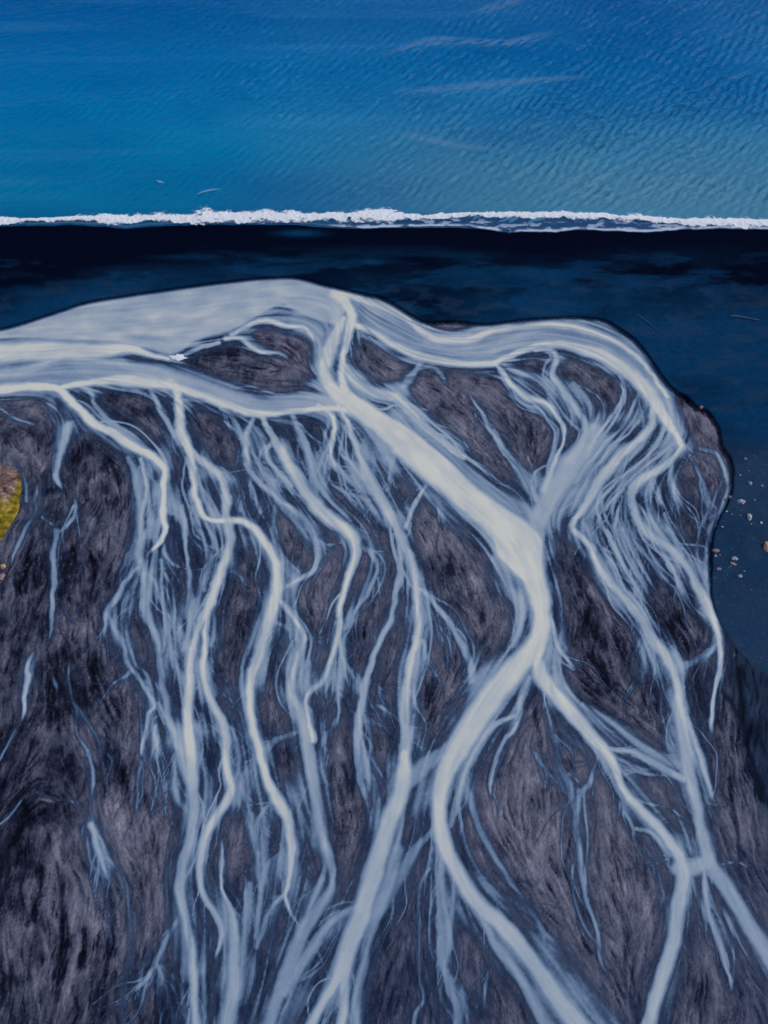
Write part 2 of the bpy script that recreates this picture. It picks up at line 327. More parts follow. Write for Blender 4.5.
# broad lagoon bodies : (strength, edge softness, outline)
FANTOP = [(-90, 346), (-40, 338), (0, 331), (20, 326), (60, 313), (88, 304), (130, 297), (165, 292), (200, 287), (240, 282), (280, 279), (300, 280), (330, 288),
          (352, 293), (382, 300), (402, 311), (416, 320), (429, 325), (445, 323), (462, 324), (486, 326), (504, 324), (530, 321), (569, 319), (600, 321), (615, 328), (633, 340),
          (646, 355), (659, 374), (670, 389), (680, 396), (692, 404), (700, 410), (712, 420), (719, 432), (721, 444), (724, 455), (732, 468), (732, 482), (725, 508), (715, 528),
          (710, 556), (711, 588), (719, 618), (734, 646), (756, 668), (790, 690), (860, 720), (1100, 800)]
POLY = [
    (.92, 6, [(330, 390), (345, 408), (372, 428), (400, 456), (426, 482), (455, 502), (481, 526), (490, 541), (495, 556), (507, 570), (520, 582), (530, 598), (532, 620), (527, 642),
              (546, 646), (549, 617), (548, 586), (546, 560), (546, 538), (532, 522), (517, 511), (496, 497), (475, 481), (455, 461), (434, 443), (410, 424), (385, 409), (360, 394), (345, 384)]),
    (.50, 20, [(520, 505), (535, 496), (548, 478), (560, 462), (575, 446), (590, 432), (608, 424), (624, 430), (618, 450), (604, 466), (592, 486), (576, 506), (560, 520), (552, 540), (546, 560), (520, 560), (500, 530)]),
    (.76, 5, [(-90, 348), (-40, 340), (0, 333), (20, 328), (60, 315), (88, 306), (130, 299), (165, 294), (200, 289), (240, 284), (280, 281), (300, 282), (330, 290), (350, 296), (348, 312), (338, 326),
              (322, 324), (300, 316), (283, 307), (268, 313), (245, 326), (232, 333), (214, 338), (195, 344), (184, 352), (170, 357), (150, 352), (120, 345), (60, 342), (0, 340), (-90, 350)]),
    (.60, 6, [(-90, 372), (0, 365), (60, 357), (100, 357), (130, 360), (160, 366), (185, 374), (196, 384), (180, 388), (150, 384), (110, 384), (70, 388), (30, 384), (0, 388), (-90, 392)]),
    (.50, 4, [(348, 298), (382, 304), (402, 314), (416, 323), (429, 331), (446, 334), (462, 333), (486, 329), (504, 327), (530, 324), (569, 322), (598, 324), (614, 331), (632, 343),
              (645, 358), (658, 377), (670, 396), (678, 415), (684, 446), (672, 440), (660, 420), (645, 398), (628, 378), (606, 362), (585, 352), (560, 346), (535, 346), (508, 355),
              (492, 363), (470, 363), (440, 360), (415, 352), (395, 342), (372, 331), (352, 324)]),
]

# ------------------------------------------------------------------ survey grid of the delta and the beach
CELL = 0.2
xs_in = np.arange(-116, 116.01, CELL)
ys_in = np.arange(-26, 178.01, CELL)
geo = np.cumsum(CELL * 1.28 ** np.arange(1, 33))
xs = np.concatenate([xs_in[0] - geo[::-1], xs_in, xs_in[-1] + geo])
ys = np.concatenate([ys_in[0] - geo[:30][::-1], ys_in])
X, Y = np.meshgrid(xs.astype(np.float32), ys.astype(np.float32))
NY, NX = X.shape
PX, PY = plan(X, Y)
PX = np.clip(PX, -4000, 5000).astype(np.float32)
PY = np.clip(PY, -100, 4000).astype(np.float32)
print('grid', NX, NY)


def window(x0, y0, x1, y1):
    """index window of the grid that covers a survey rectangle"""
    y1 = min(y1, 1700)
    gx = [ground(a, b)[0] for a in (x0, x1) for b in (y0, y1)]
    gy = [ground(W / 2, b)[1] for b in (y0, y1)]
    i0, i1 = np.searchsorted(xs, [min(gx), max(gx)])
    j0, j1 = np.searchsorted(ys, [min(gy), max(gy)])
    return slice(max(j0 - 1, 0), j1 + 1), slice(max(i0 - 1, 0), i1 + 1)


def seg_dist(px, py, a, b):
    dx, dy = b[0] - a[0], b[1] - a[1]
    L2 = dx * dx + dy * dy + 1e-9
    t = np.clip(((px - a[0]) * dx + (py - a[1]) * dy) / L2, 0, 1)
    return np.hypot(px - a[0] - t * dx, py - a[1] - t * dy), t


def inside(px, py, poly):
    r = np.zeros(px.shape, bool)
    n = len(poly)
    for i in range(n):
        xa, ya = poly[i]; xb, yb = poly[(i + 1) % n]
        if ya == yb:
            continue
        c = ((ya > py) != (yb > py)) & (px < (xb - xa) * (py - ya) / (yb - ya) + xa)
        r ^= c
    return r


def line_dist(px, py, pts, closed=False):
    d = np.full(px.shape, 1e6, np.float32)
    n = len(pts)
    for i in range(n - (0 if closed else 1)):
        d = np.minimum(d, seg_dist(px, py, pts[i], pts[(i + 1) % n])[0])
    return d


# --- fan outline
fan_curve = [tuple(p) for p in catmull([(x, y, 0) for x, y in FANTOP], 6)[:, :2]]
fan_poly = fan_curve + [(1100, 4500), (-3000, 4500), (-3000, 400)]
# ragged little bays along the dry right-hand bank
wobx = PX + 5 * (fbm(X * .25, Y * .25, 91, 3) - .5) * sstep(640, 690, PX)
woby = PY + 4 * (fbm(X * .25, Y * .25, 95, 3) - .5) * sstep(640, 690, PX)
fan = inside(wobx, woby, fan_poly)
d_bank = np.full(PX.shape, 1e3, np.float32)
for i in range(len(fan_curve) - 1):
    a, b = fan_curve[i], fan_curve[i + 1]
    w = window(min(a[0], b[0]) - 22, min(a[1], b[1]) - 22, max(a[0], b[0]) + 22, max(a[1], b[1]) + 22)
    if wobx[w].size:
        d_bank[w] = np.minimum(d_bank[w], seg_dist(wobx[w], woby[w], a, b)[0])
sd_bank = np.where(fan, -d_bank, d_bank)          # negative on the fan

# --- flow field from the strands (coarse), as a double-angle tensor
CS = 6
cx, cy = PX[::CS, ::CS], PY[::CS, ::CS]
Txx = np.zeros(cx.shape, np.float32); Txy = Txx.copy()
curves = []
for name, I, pts in S:
    c = catmull(pts, 4)
    c[:, 2] = np.maximum(c[:, 2], 1.2)
    curves.append((name, I, c))
cX, cY = X[::CS, ::CS], Y[::CS, ::CS]
for name, I, c in curves:
    for i in range(0, len(c) - 2, 2):
        a, b = c[i], c[i + 2]
        gx0, gy0 = ground(a[0], a[1]); gx1, gy1 = ground(b[0], b[1])
        th = math.atan2(gy1 - gy0, gx1 - gx0)
        r = a[2] + 34
        w = window(a[0] - r, a[1] - r, a[0] + r, a[1] + r)
        w = (slice(w[0].start // CS, w[0].stop // CS + 1), slice(w[1].start // CS, w[1].stop // CS + 1))
        d = np.hypot(cx[w] - a[0], cy[w] - a[1])
        k = np.exp(-(d / (a[2] * .6 + 11)) ** 2) * (0.5 + I)
        Txx[w] += k * math.cos(2 * th); Txy[w] += k * math.sin(2 * th)
# default: down the fan, towards the viewer, spreading
th0 = np.pi / 2 - cX * 0.004 + 1.1 * (fbm(cX * .03, cY * .03, 301, 3) - .5)
Txx += .10 * np.cos(2 * th0); Txy += .10 * np.sin(2 * th0)
Txx = boxblur(boxblur(Txx, 2), 2); Txy = boxblur(boxblur(Txy, 2), 2)
th = 0.5 * np.arctan2(Txy, Txx)
th = np.repeat(np.repeat(th, CS, 0), CS, 1)[:NY, :NX]
if th.shape != (NY, NX):
    th = np.pad(th, ((0, NY - th.shape[0]), (0, NX - th.shape[1])), mode='edge')
VX0, VY0 = np.cos(th + .25 * (fbm(X * .3, Y * .3, 451, 2) - .5)).astype(np.float32), np.sin(th + .25 * (fbm(X * .3, Y * .3, 451, 2) - .5)).astype(np.float32)
# local meander so that streaks are not ruled lines
th = th + .8 * (fbm(X * .22, Y * .22, 401, 3) - .5) + .8 * (fbm(X * .7, Y * .7, 431, 2) - .5)
FLOW = (np.cos(th).astype(np.float32), np.sin(th).astype(np.float32))


def lic(N, L, smooth=False):
    VX, VY = (VX0, VY0) if smooth else FLOW
    jj, ii = np.meshgrid(np.arange(NY, dtype=np.float32), np.arange(NX, dtype=np.float32), indexing='ij')
    acc = N.copy()
    for sgn in (1, -1):
        pi, pj = ii.copy(), jj.copy()
        ux, uy = VX * sgn, VY * sgn
        for k in range(L):
            pi += ux; pj += uy
            np.clip(pi, 0, NX - 1, out=pi); np.clip(pj, 0, NY - 1, out=pj)
            qi = pi.astype(np.int32); qj = pj.astype(np.int32)
            acc += N[qj, qi] * (1 - k / L)
            nx_, ny_ = VX[qj, qi], VY[qj, qi]
            s_ = np.where(nx_ * ux + ny_ * uy < 0, -1, 1).astype(np.float32)
            ux, uy = nx_ * s_, ny_ * s_
    m = acc[40:-40, 60:-60].mean(); sd = acc[40:-40, 60:-60].std()
    return ((acc - m) / sd).astype(np.float32)


w1 = rng.random((NY, NX), dtype=np.float32)
licA = lic(w1, 7)                                  # fine streaks
w2 = boxblur(rng.random((NY, NX), dtype=np.float32), 1)
licB = lic(w2, 15)                                  # medium rills
w3 = boxblur(boxblur(rng.random((NY, NX), dtype=np.float32), 4), 2)
licC = lic(w3, 18)                                  # broad bars
licW = lic(boxblur(rng.random((NY, NX), dtype=np.float32), 1), 44, True)     # long threads in the water
sp = (rng.random((NY, NX), dtype=np.float32) > .9993).astype(np.float32)
licE = lic(boxblur(boxblur(sp, 2), 1), 16)          # larger dark scours
sp = (rng.random((NY, NX), dtype=np.float32) > .9945).astype(np.float32)
licD = lic(sp, 11)                       # scattered dark gullies
sp = (rng.random((NY, NX), dtype=np.float32) > .995).astype(np.float32)
licP = lic(sp, 16)                                  # scattered pale threads
big = fbm(X * .035, Y * .035, 501, 4)
mid = fbm(X * .16, Y * .16, 521, 4)

# --- silt load of the water
silt = np.zeros(PX.shape, np.float32)
owner = np.full(PX.shape, -1, np.int32)
oscore = np.full(PX.shape, 1e9, np.float32)


def merge(w, a):
    o = silt[w]
    mx = np.maximum(o, a); mn = np.minimum(o, a)
    silt[w] = mx + .35 * mn * np.clip(1 - mx, 0, 1)


licW = licW * (1 - .8 * np.exp(-((PX - 568) / 42) ** 2 - ((PY - 470) / 48) ** 2))
edge_n = (0.14 * licW + .05 * licA).astype(np.float32)
for k, (I, soft, poly) in enumerate(POLY):
    xs_, ys_ = [p[0] for p in poly], [p[1] for p in poly]
    w = window(min(xs_) - 10, min(ys_) - 10, max(xs_) + 10, max(ys_) + 10)
    pl = [tuple(p) for p in catmull([(x, y, 0) for x, y in poly + [poly[0]]], 8)[:, :2]]
    ins = inside(PX[w], PY[w], pl)
    d = line_dist(PX[w], PY[w], pl)
    sd = np.where(ins, d, -d) + .7 * edge_n[w] * 3
    sd = np.where((sd_bank[w] < .5) & (sd_bank[w] > -7) & (k != 3), np.maximum(sd, sd + 7 + sd_bank[w]), sd)
    merge(w, I * (sstep(-1.2, soft, sd)) * (1 + .035 * np.clip(licC[w], -2, 2)))
    sc = np.where(ins, -3.0, d / 6)
    m = sc < oscore[w]
    oscore[w] = np.where(m, sc, oscore[w]); owner[w] = np.where(m, 1000 + k, owner[w])

WXP = PX + 5.0 * (fbm(X * .16, Y * .16, 1401, 3) - .5) + 3.0 * (fbm(X * .5, Y * .5, 1411, 2) - .5)
WYP = PY + 5.0 * (fbm(X * .16, Y * .16, 1421, 3) - .5)
WVAR = .70 + .62 * fbm(X * .13, Y * .13, 1431, 3)
for k, (name, I, c) in enumerate(curves):
    cur = None
    x0, y0 = c[:, 0].min(), c[:, 1].min(); x1, y1 = c[:, 0].max(), c[:, 1].max()
    wm = c[:, 2].max() * 1.5 + 8
    W0 = window(x0 - wm, y0 - wm, x1 + wm, y1 + wm)
    best = np.full(PX[W0].shape, 1e3, np.float32)   # normalised distance
    bw = np.full(PX[W0].shape, 4, np.float32)
    jo, io = W0[0].start, W0[1].start
    for i in range(len(c) - 1):
        a, b = c[i], c[i + 1]
        r = max(a[2], b[2]) * 1.4 + 7
        w = window(min(a[0], b[0]) - r, min(a[1], b[1]) - r, max(a[0], b[0]) + r, max(a[1], b[1]) + r)
        px, py = WXP[w], WYP[w]
        if px.size == 0:
            continue
        d, t = seg_dist(px, py, a, b)
        ww = a[2] + (b[2] - a[2]) * t
        wl = (slice(w[0].start - jo, w[0].stop - jo), slice(w[1].start - io, w[1].stop - io))
        if best[wl].shape != d.shape:
            continue
        ww = ww * (.97 if name == 'river' else .82 * WVAR[w])
        rr = d / (ww / 2 + .35)
        m = rr < best[wl]
        best[wl] = np.where(m, rr, best[wl]); bw[wl] = np.where(m, ww, bw[wl])
    thin = np.clip(1 - bw / 22, 0, 1)
    rr = best * (1 + edge_n[W0] * (.35 + .9 * thin))
    core = (1 - thin) * (1 - sstep(.40, 1.25, rr)) + thin * 1.12 * np.exp(-(rr * 1.0) ** 2.7)
    halo = (.29 - .13 * thin) * np.exp(-(rr * bw / 2 / (bw * .6 + 5.5)) ** 2)
    # strands die out where they end inside the frame
    fade = np.ones(core.shape, np.float32)
    for e, inn in ((c[0], c[2]), (c[-1], c[-3])):
        if 0 < e[0] < W and 0 < e[1] < H and e[2] < 4.6:
            ux_, uy_ = inn[0] - e[0], inn[1] - e[1]
            L_ = math.hypot(ux_, uy_) + 1e-6
            dd = ((PX[W0] - e[0]) * ux_ + (PY[W0] - e[1]) * uy_) / L_
            near = np.hypot(PX[W0] - e[0], PY[W0] - e[1]) < 26
            fl = 16 if name == 'stream' else 7
            fade = np.where(near, fade * sstep(-fl * .25, fl, dd), fade)
    lowf = .86 + .30 * fbm(X[W0] * .07 + k * 3.1, Y[W0] * .07, 1201 + k, 2)
    merge(W0, I * (lowf if name == 'stream' else 1) * fade * np.maximum(core, halo) * (1 + (.015 + .09 * thin) * np.clip(licW[W0], -2, 2)))
    sc = best * bw / 2 / (bw / 2 + 2)
    m = sc < oscore[W0]
    oscore[W0] = np.where(m, sc, oscore[W0]); owner[W0] = np.where(m, k, owner[W0])

# fine side threads that leave the strands and fray out over the flats
r3 = np.random.default_rng(21)
cand = [(I, c) for name, I, c in curves if c[:, 1].max() > 385]
for q in range(900):
    I, c = cand[r3.integers(len(cand))]
    k = r3.integers(1, len(c) - 1)
    x, y, w_ = c[k]
    if not (70 < x < 725 and 395 < y < 1010):
        continue
    t = c[k + 1][:2] - c[k - 1][:2]
    a = math.atan2(t[1], t[0])
    if t[1] < 0: a += math.pi
    side = 1 if r3.random() < .5 else -1
    x += side * math.sin(a) * w_ * .35; y -= side * math.cos(a) * w_ * .35
    a0 = a; a -= side * r3.uniform(.12, .5)
    turn = side * r3.uniform(-.012, .05)
    n = int(r3.uniform(8, 30)); w0 = r3.uniform(1.2, 2.5); i0 = r3.uniform(.38, .85) * min(1, I + .2)
    path = []
    for u in range(n):
        path.append((x, y, w0 * (1 - .6 * u / n)))
        a += turn * .4 + .07 * (a0 - a) + r3.normal(0, .06) + .12 * math.sin(u * .5 + q)
        x += 4.2 * math.cos(a); y += 4.2 * math.sin(a)
    for u in range(n - 1):
        A_, B_ = path[u], path[u + 1]
        w = window(min(A_[0], B_[0]) - 6, min(A_[1], B_[1]) - 6, max(A_[0], B_[0]) + 6, max(A_[1], B_[1]) + 6)
        if PX[w].size == 0: continue
        d, t_ = seg_dist(PX[w], PY[w], A_, B_)
        val = i0 * (1 - u / n) ** .7 * np.exp(-(d / (A_[2] * .62)) ** 2)
        silt[w] = np.maximum(silt[w], val)
# braids: side strands that leave a stream, run beside it and join it again
for q in range(210):
    I, c = cand[r3.integers(len(cand))]
    if len(c) < 14: continue
    n = int(min(len(c) - 2, r3.uniform(12, 34))); k0 = r3.integers(0, len(c) - n)
    seg = c[k0:k0 + n]
    if not (85 < seg[:, 0].mean() < 720): continue
    T = np.gradient(seg[:, :2], axis=0); T /= np.linalg.norm(T, axis=1)[:, None] + 1e-6
    u = np.linspace(0, 1, n)
    off = r3.choice([-1, 1]) * (seg[:, 2] * .5 + r3.uniform(2, 11)) * np.sin(np.pi * u) ** .8 + .9 * np.sin(u * r3.uniform(6, 16) + q)
    P = seg[:, :2] + np.stack([-T[:, 1], T[:, 0]], 1) * off[:, None]
    w0 = r3.uniform(1.6, 3.4); i0 = min(.85, I + .05) * r3.uniform(.55, .95)
    for v in range(n - 1):
        A_, B_ = P[v], P[v + 1]
        w = window(min(A_[0], B_[0]) - 7, min(A_[1], B_[1]) - 7, max(A_[0], B_[0]) + 7, max(A_[1], B_[1]) + 7)
        if PX[w].size == 0: continue
        d, t_ = seg_dist(PX[w], PY[w], A_, B_)
        silt[w] = np.maximum(silt[w], i0 * np.exp(-(d / (w0 * .62)) ** 2))
# feathery threads of shallow water round the streams
halo = boxblur(boxblur(silt, 11), 8)
halo2 = boxblur(boxblur(silt, 26), 18)
thread = sstep(.3, 2.2, licW) * np.clip(halo * 1.1, 0, .36)
film = sstep(.10, .40, halo) * .33 * (1 + .35 * np.clip(licC, -1.5, 1.5)) * (.55 + .9 * fbm(X * .07, Y * .07, 751, 3))
extra = np.maximum(thread, film * sstep(-1.9, .9, .7 * licC + .7 * licW))
bankmask = sstep(.9, -1.1, sd_bank)
silt = np.maximum(silt, 0) + extra * np.clip(1 - 1.6 * silt, 0, 1)
em = np.clip(silt, 0, 1)
silt = silt + .10 * sstep(.75, .45, em) * 4 * em * (1 - em) * np.clip(.8 * licW + .25 * licC, -1.6, 1.8) * (1 - .6 * sstep(.55, .8, halo))
silt = silt + .036 * np.clip(licW, -2, 2) * sstep(.35, .5, silt) * (1 - .35 * sstep(.8, .92, silt)) * (.7 * sstep(400, 340, PY) * (.25 + .75 * sstep(300, 380, PX)) + .4) + sstep(.5, .7, silt) * (.11 * (fbm(X * .10, Y * .16, 771, 4) - .5) + .07 * (fbm(X * .5, Y * .5, 781, 3) - .5) + .018 * np.clip(licC, -2, 2))
silt = np.clip(silt * bankmask, 0, 1)
silt = silt * (1 - .18 * sstep(680, 980, PY))  # bottom vignette painted into the water colour through the silt value

# --- heights
fanm = sstep(1.2, -.8, sd_bank)
dune = .5 + .25 * fbm(X * .05, Y * .09, 601, 4)
sea_y = 172.0
shore_y = ground(384, 226, -.6)[1]
slope = sstep(shore_y - 20, shore_y + 4, Y)
dune = dune * (1 - sstep(560, 625, PY)) - .12 * sstep(560, 625, PY)
sand_z = dune * (1 - slope) + (-1.0) * slope
rough = .05 * np.clip(licB, -2.5, 2.5) + .03 * np.clip(licA, -2, 2) + .10 * np.clip(licC, -2, 2) - .07 * np.clip(licD, 0, 4)
edge_far = (np.abs(X) < 117) & (Y > -27)
wet = silt * edge_far
wet_s = boxblur(wet, 2)
flat = sstep(.02, .16, boxblur(boxblur(wet, 4), 3))
fan_z = -.15 + .9 * rough * (1 - .93 * flat)
land_z = (sand_z + .05 * (mid - .5)) * (1 - fanm) + fan_z * fanm
bed_z = land_z - (.06 * sstep(.0, .1, wet_s) + .2 * wet_s) * fanm
water_z = land_z - .03


# ------------------------------------------------------------------ mesh building
def grid_mesh(name, cells, Z, attrs, parent=None):
    """one mesh out of the chosen cells of the survey grid"""
    jj, ii = np.nonzero(cells)
    v00 = jj * NX + ii
    quads = np.stack([v00, v00 + 1, v00 + NX + 1, v00 + NX], 1)
    used, inv = np.unique(quads.ravel(), return_inverse=True)
    return raw_mesh(name, np.stack([X.ravel()[used], Y.ravel()[used], Z.ravel()[used]], 1), inv.reshape(-1, 4),
                    {k: v.ravel()[used] for k, v in attrs.items()})


def raw_mesh(name, V, Q, attrs):
    me = bpy.data.meshes.new(name)
    me.vertices.add(len(V)); me.vertices.foreach_set('co', V.astype(np.float32).ravel())
    me.loops.add(Q.size); me.loops.foreach_set('vertex_index', Q.astype(np.int32).ravel())
    me.polygons.add(len(Q)); me.polygons.foreach_set('loop_start', np.arange(0, Q.size, 4, dtype=np.int32))
    me.polygons.foreach_set('use_smooth', np.ones(len(Q), bool))
    for k, v in attrs.items():
        a = me.attributes.new(k, 'FLOAT', 'POINT'); a.data.foreach_set('value', v.astype(np.float32))
    me.update(calc_edges=True)
    return me


def link(name, me, mat, parent=None, label=None, cat=None, group=None, kind=None):
    o = bpy.data.objects.new(name, me)
    COL.objects.link(o)
    if mat: me.materials.append(mat)
    if parent: o.parent = parent
    if label: o['label'] = label
    if cat: o['category'] = cat
    if group: o['group'] = group
    if kind: o['kind'] = kind
    return o


# ------------------------------------------------------------------ material helpers
def lin(r, g, b):
    f = lambda c: (c / 255 / 12.92) if c / 255 <= .04045 else ((c / 255 + .055) / 1.055) ** 2.4
    return (f(r), f(g), f(b), 1)


class N:
    def __init__(self, name):
        self.m = bpy.data.materials.new(name); self.m.use_nodes = True
        self.t = self.m.node_tree; self.t.nodes.clear()
        self.out = self.t.nodes.new('ShaderNodeOutputMaterial')

    def n(self, typ, **kw):
        nd = self.t.nodes.new('ShaderNode' + typ)
        for k, v in kw.items():
            if k in nd.inputs: nd.inputs[k].default_value = v
            else: setattr(nd, k, v)
        return nd

    def l(self, a, b): self.t.links.new(a, b)

    def attr(self, k): return self.n('Attribute', attribute_name=k).outputs['Fac']

    def ramp(self, fac, stops):
        r = self.n('ValToRGB'); e = r.color_ramp.elements
        while len(e) < len(stops): e.new(.5)
        for el, (p, c) in zip(e, stops): el.position = p; el.color = c
        self.l(fac, r.inputs[0]); return r.outputs[0]

    def math(self, op, a, b=None, clamp=False):
        m = self.n('Math', operation=op, use_clamp=clamp)
        for i, v in enumerate((a, b)):
            if v is None: continue
            if isinstance(v, (int, float)): m.inputs[i].default_value = v
            else: self.l(v, m.inputs[i])
        return m.outputs[0]

    def mix(self, f, a, b, mode='MIX'):
        m = self.n('Mix', data_type='RGBA', blend_type=mode)
        for i, v in ((0, f), (6, a), (7, b)):
            if isinstance(v, (int, float, tuple)): m.inputs[i].default_value = v
            else: self.l(v, m.inputs[i])
        return m.outputs[2]

    def noise(self, scale, detail=4, rough=.6, vec=None):
        nd = self.n('TexNoise'); nd.inputs['Scale'].default_value = scale
        nd.inputs['Detail'].default_value = detail; nd.inputs['Roughness'].default_value = rough
        if vec is None:
            vec = self.n('NewGeometry').outputs['Position']
        self.l(vec, nd.inputs['Vector']); return nd.outputs[0]

    def scaled(self, s):
        m = self.n('Mapping'); m.inputs['Scale'].default_value = s
        self.l(self.n('NewGeometry').outputs['Position'], m.inputs['Vector']); return m.outputs[0]

    def bump(self, h, strength=.5, dist=.1):
        b = self.n('Bump', Strength=strength, Distance=dist); self.l(h, b.inputs['Height']); return b.outputs[0]

    def principled(self, color, rough=.6, normal=None, spec=.5, ior=1.45):
        p = self.n('BsdfPrincipled')
        if isinstance(color, tuple): p.inputs['Base Color'].default_value = color
        else: self.l(color, p.inputs['Base Color'])
        if isinstance(rough, (int, float)): p.inputs['Roughness'].default_value = rough
        else: self.l(rough, p.inputs['Roughness'])
        p.inputs['Specular IOR Level'].default_value = spec
        p.inputs['IOR'].default_value = ior
        if normal is not None: self.l(normal, p.inputs['Normal'])
        return p

    def done(self, sh):
        self.l(sh.outputs[0], self.out.inputs['Surface']); return self.m


# mud flat
g = N('braided_mud')
tone = g.attr('tone')
fine = g.noise(2.6, 6, .75, g.scaled((1.5, .75, 1)))
t2 = g.math('ADD', tone, g.math('ADD', g.math('MULTIPLY', g.math('SUBTRACT', fine, .5), .8), g.math('MULTIPLY', g.math('SUBTRACT', g.noise(.7, 4, .6), .5), .35)))
c = g.ramp(t2, [(0, lin(4, 7, 20)), (.25, lin(38, 41, 62)), (.52, lin(86, 88, 106)), (.78, lin(130, 128, 144)), (1, lin(176, 168, 178))])
c = g.mix(g.attr('warm'), c, lin(150, 136, 156))
c = g.mix(g.attr('shade_rim'), c, lin(3, 6, 18))
c = g.mix(g.math('MULTIPLY', g.attr('damp'), .48), c, lin(48, 66, 98))
c = g.mix(g.attr('teal'), c, g.mix(tone, lin(4, 14, 34), lin(44, 70, 98)))
speck = g.noise(7.0, 3, .7)
hgt = g.math('ADD', g.math('MULTIPLY', fine, .6), g.math('MULTIPLY', speck, .25))
MUD = g.done(g.principled(c, .8, g.bump(hgt, .8, .3), .1))

# black sand
g = N('black_sand')
c = g.mix(g.attr('pale'), lin(2, 8, 30), lin(12, 62, 100))
c = g.mix(g.math('MULTIPLY', g.math('SUBTRACT', g.noise(.9, 5, .65), .35, True), .9), c, lin(2, 6, 22))
gr = g.noise(5, 5, .7)
c = g.mix(g.math('MULTIPLY', g.math('SUBTRACT', gr, .58, True), 2.2), c, lin(40, 72, 108))
c = g.mix(g.attr('grit'), c, lin(42, 66, 92))
peb = g.math('MULTIPLY', g.math('SUBTRACT', g.noise(1.9, 3, .75), .60, True), 6.0, True)
c = g.mix(g.math('MULTIPLY', peb, g.attr('grit')), c, lin(96, 112, 134))
drk = g.math('MULTIPLY', g.math('SUBTRACT', .42, g.noise(1.1, 4, .7), True), 5.0, True)
c = g.mix(g.math('MULTIPLY', drk, g.attr('grit')), c, lin(12, 26, 48))
c = g.mix(g.attr('shade_rim'), c, lin(3, 6, 18))
SAND = g.done(g.principled(c, .9, g.bump(gr, .4, .12), .02))

# silty river water
g = N('silty_water')
sl = g.attr('silt')
c = g.ramp(sl, [(0, lin(28, 44, 72)), (.2, lin(50, 74, 110)), (.42, lin(96, 120, 150)), (.62, lin(146, 165, 186)), (.8, lin(188, 196, 202)), (1, lin(236, 231, 215))])
rp = g.noise(1.3, 4, .6)
c = g.mix(g.math('MULTIPLY', g.math('SUBTRACT', rp, .5, True), .35), c, lin(236, 238, 240))
p = g.principled(c, .32, g.bump(rp, .12, .05), .4, 1.33)
al = g.math('MULTIPLY', g.math('SUBTRACT', sl, .03, True), 2.6, True)
tr = g.n('BsdfTransparent'); mx = g.n('MixShader')
g.l(al, mx.inputs[0]); g.l(tr.outputs[0], mx.inputs[1]); g.l(p.outputs[0], mx.inputs[2])
RIVER = g.done(mx)

# ------------------------------------------------------------------ attributes of the land
tone_a = .50 + .02 * licA + .03 * licB + .04 * licC + .75 * (big - .5) + .6 * (mid - .5) + .7 * (fbm(X * .8, Y * .4, 541, 4, .65) - .5)
tone_a -= .085 * np.clip(licE - .5, 0, 3.0) * sstep(.38, .66, fbm(X * .05, Y * .05, 841, 3))
tone_a -= .085 * np.clip(licD - .5, 0, 3.2) * sstep(.30, .62, fbm(X * .07, Y * .07, 821, 3)) + .065 * np.clip(licP - .6, 0, 3)
# dry pale bank on the right, dark strokes across the flats
tone_a += .16 * np.exp(-(((PX - 706) / 26) ** 2 + ((PY - 440) / 42) ** 2))
tone_a += .08 * sstep(.5, .9, vnoise(X * .05, Y * .05, 811))
for pts, dk in (([(738, 668, 3), (742, 700, 4), (745, 730, 6), (752, 760, 6), (763, 792, 6), (772, 812, 5)], .5), ([(722, 690, 2), (735, 708, 3), (742, 720, 3)], .25), ([(730, 780, 3), (737, 830, 3), (742, 880, 4), (748, 905, 2)], .3),
            ([(57, 862, 3), (61, 905, 4), (62, 950, 4), (58, 1000, 4)], .35), ([(42, 868, 3), (38, 895, 4), (28, 925, 3)], .35), ([(84, 930, 5), (84, 966, 6)], .3), ([(108, 886, 4), (112, 930, 6), (106, 975, 4)], .28),
            ([(34, 535, 4), (27, 560, 6), (22, 590, 7)], .3), ([(45, 492, 5), (58, 486, 4)], .35), ([(118, 468, 6), (122, 480, 5)], .35), ([(66, 558, 8), (60, 575, 6)], .25), ([(96, 660, 4), (92, 690, 4)], .4), ([(22, 800, 4), (26, 812, 7)], .4),
            ([(208, 745, 7), (211, 775, 8)], .45), ([(272, 752, 5), (275, 765, 4)], .35), ([(355, 768, 4), (352, 790, 4)], .3), ([(148, 795, 8), (152, 815, 6)], .3), ([(120, 770, 8), (128, 790, 6)], .28), ([(590, 655, 3), (600, 670, 4), (610, 690, 4)], .3),
            ([(536, 690, 4), (534, 705, 5), (538, 730, 4)], .35), ([(566, 760, 5), (573, 768, 5)], .4), ([(548, 560, 4), (553, 600, 4), (560, 640, 5)], .3)):
    cc = catmull(pts, 3)
    w = window(cc[:, 0].min() - 14, cc[:, 1].min() - 14, cc[:, 0].max() + 14, cc[:, 1].max() + 14)
    best = np.full(PX[w].shape, 1e3, np.float32)
    for i in range(len(cc) - 1):
        d, t = seg_dist(PX[w], PY[w], cc[i], cc[i + 1])
        best = np.minimum(best, d / (cc[i][2] / 2 + 1))
    tone_a[w] -= dk * np.exp(-(best * (1 + .3 * licB[w])) ** 2)
r6 = np.random.default_rng(31)
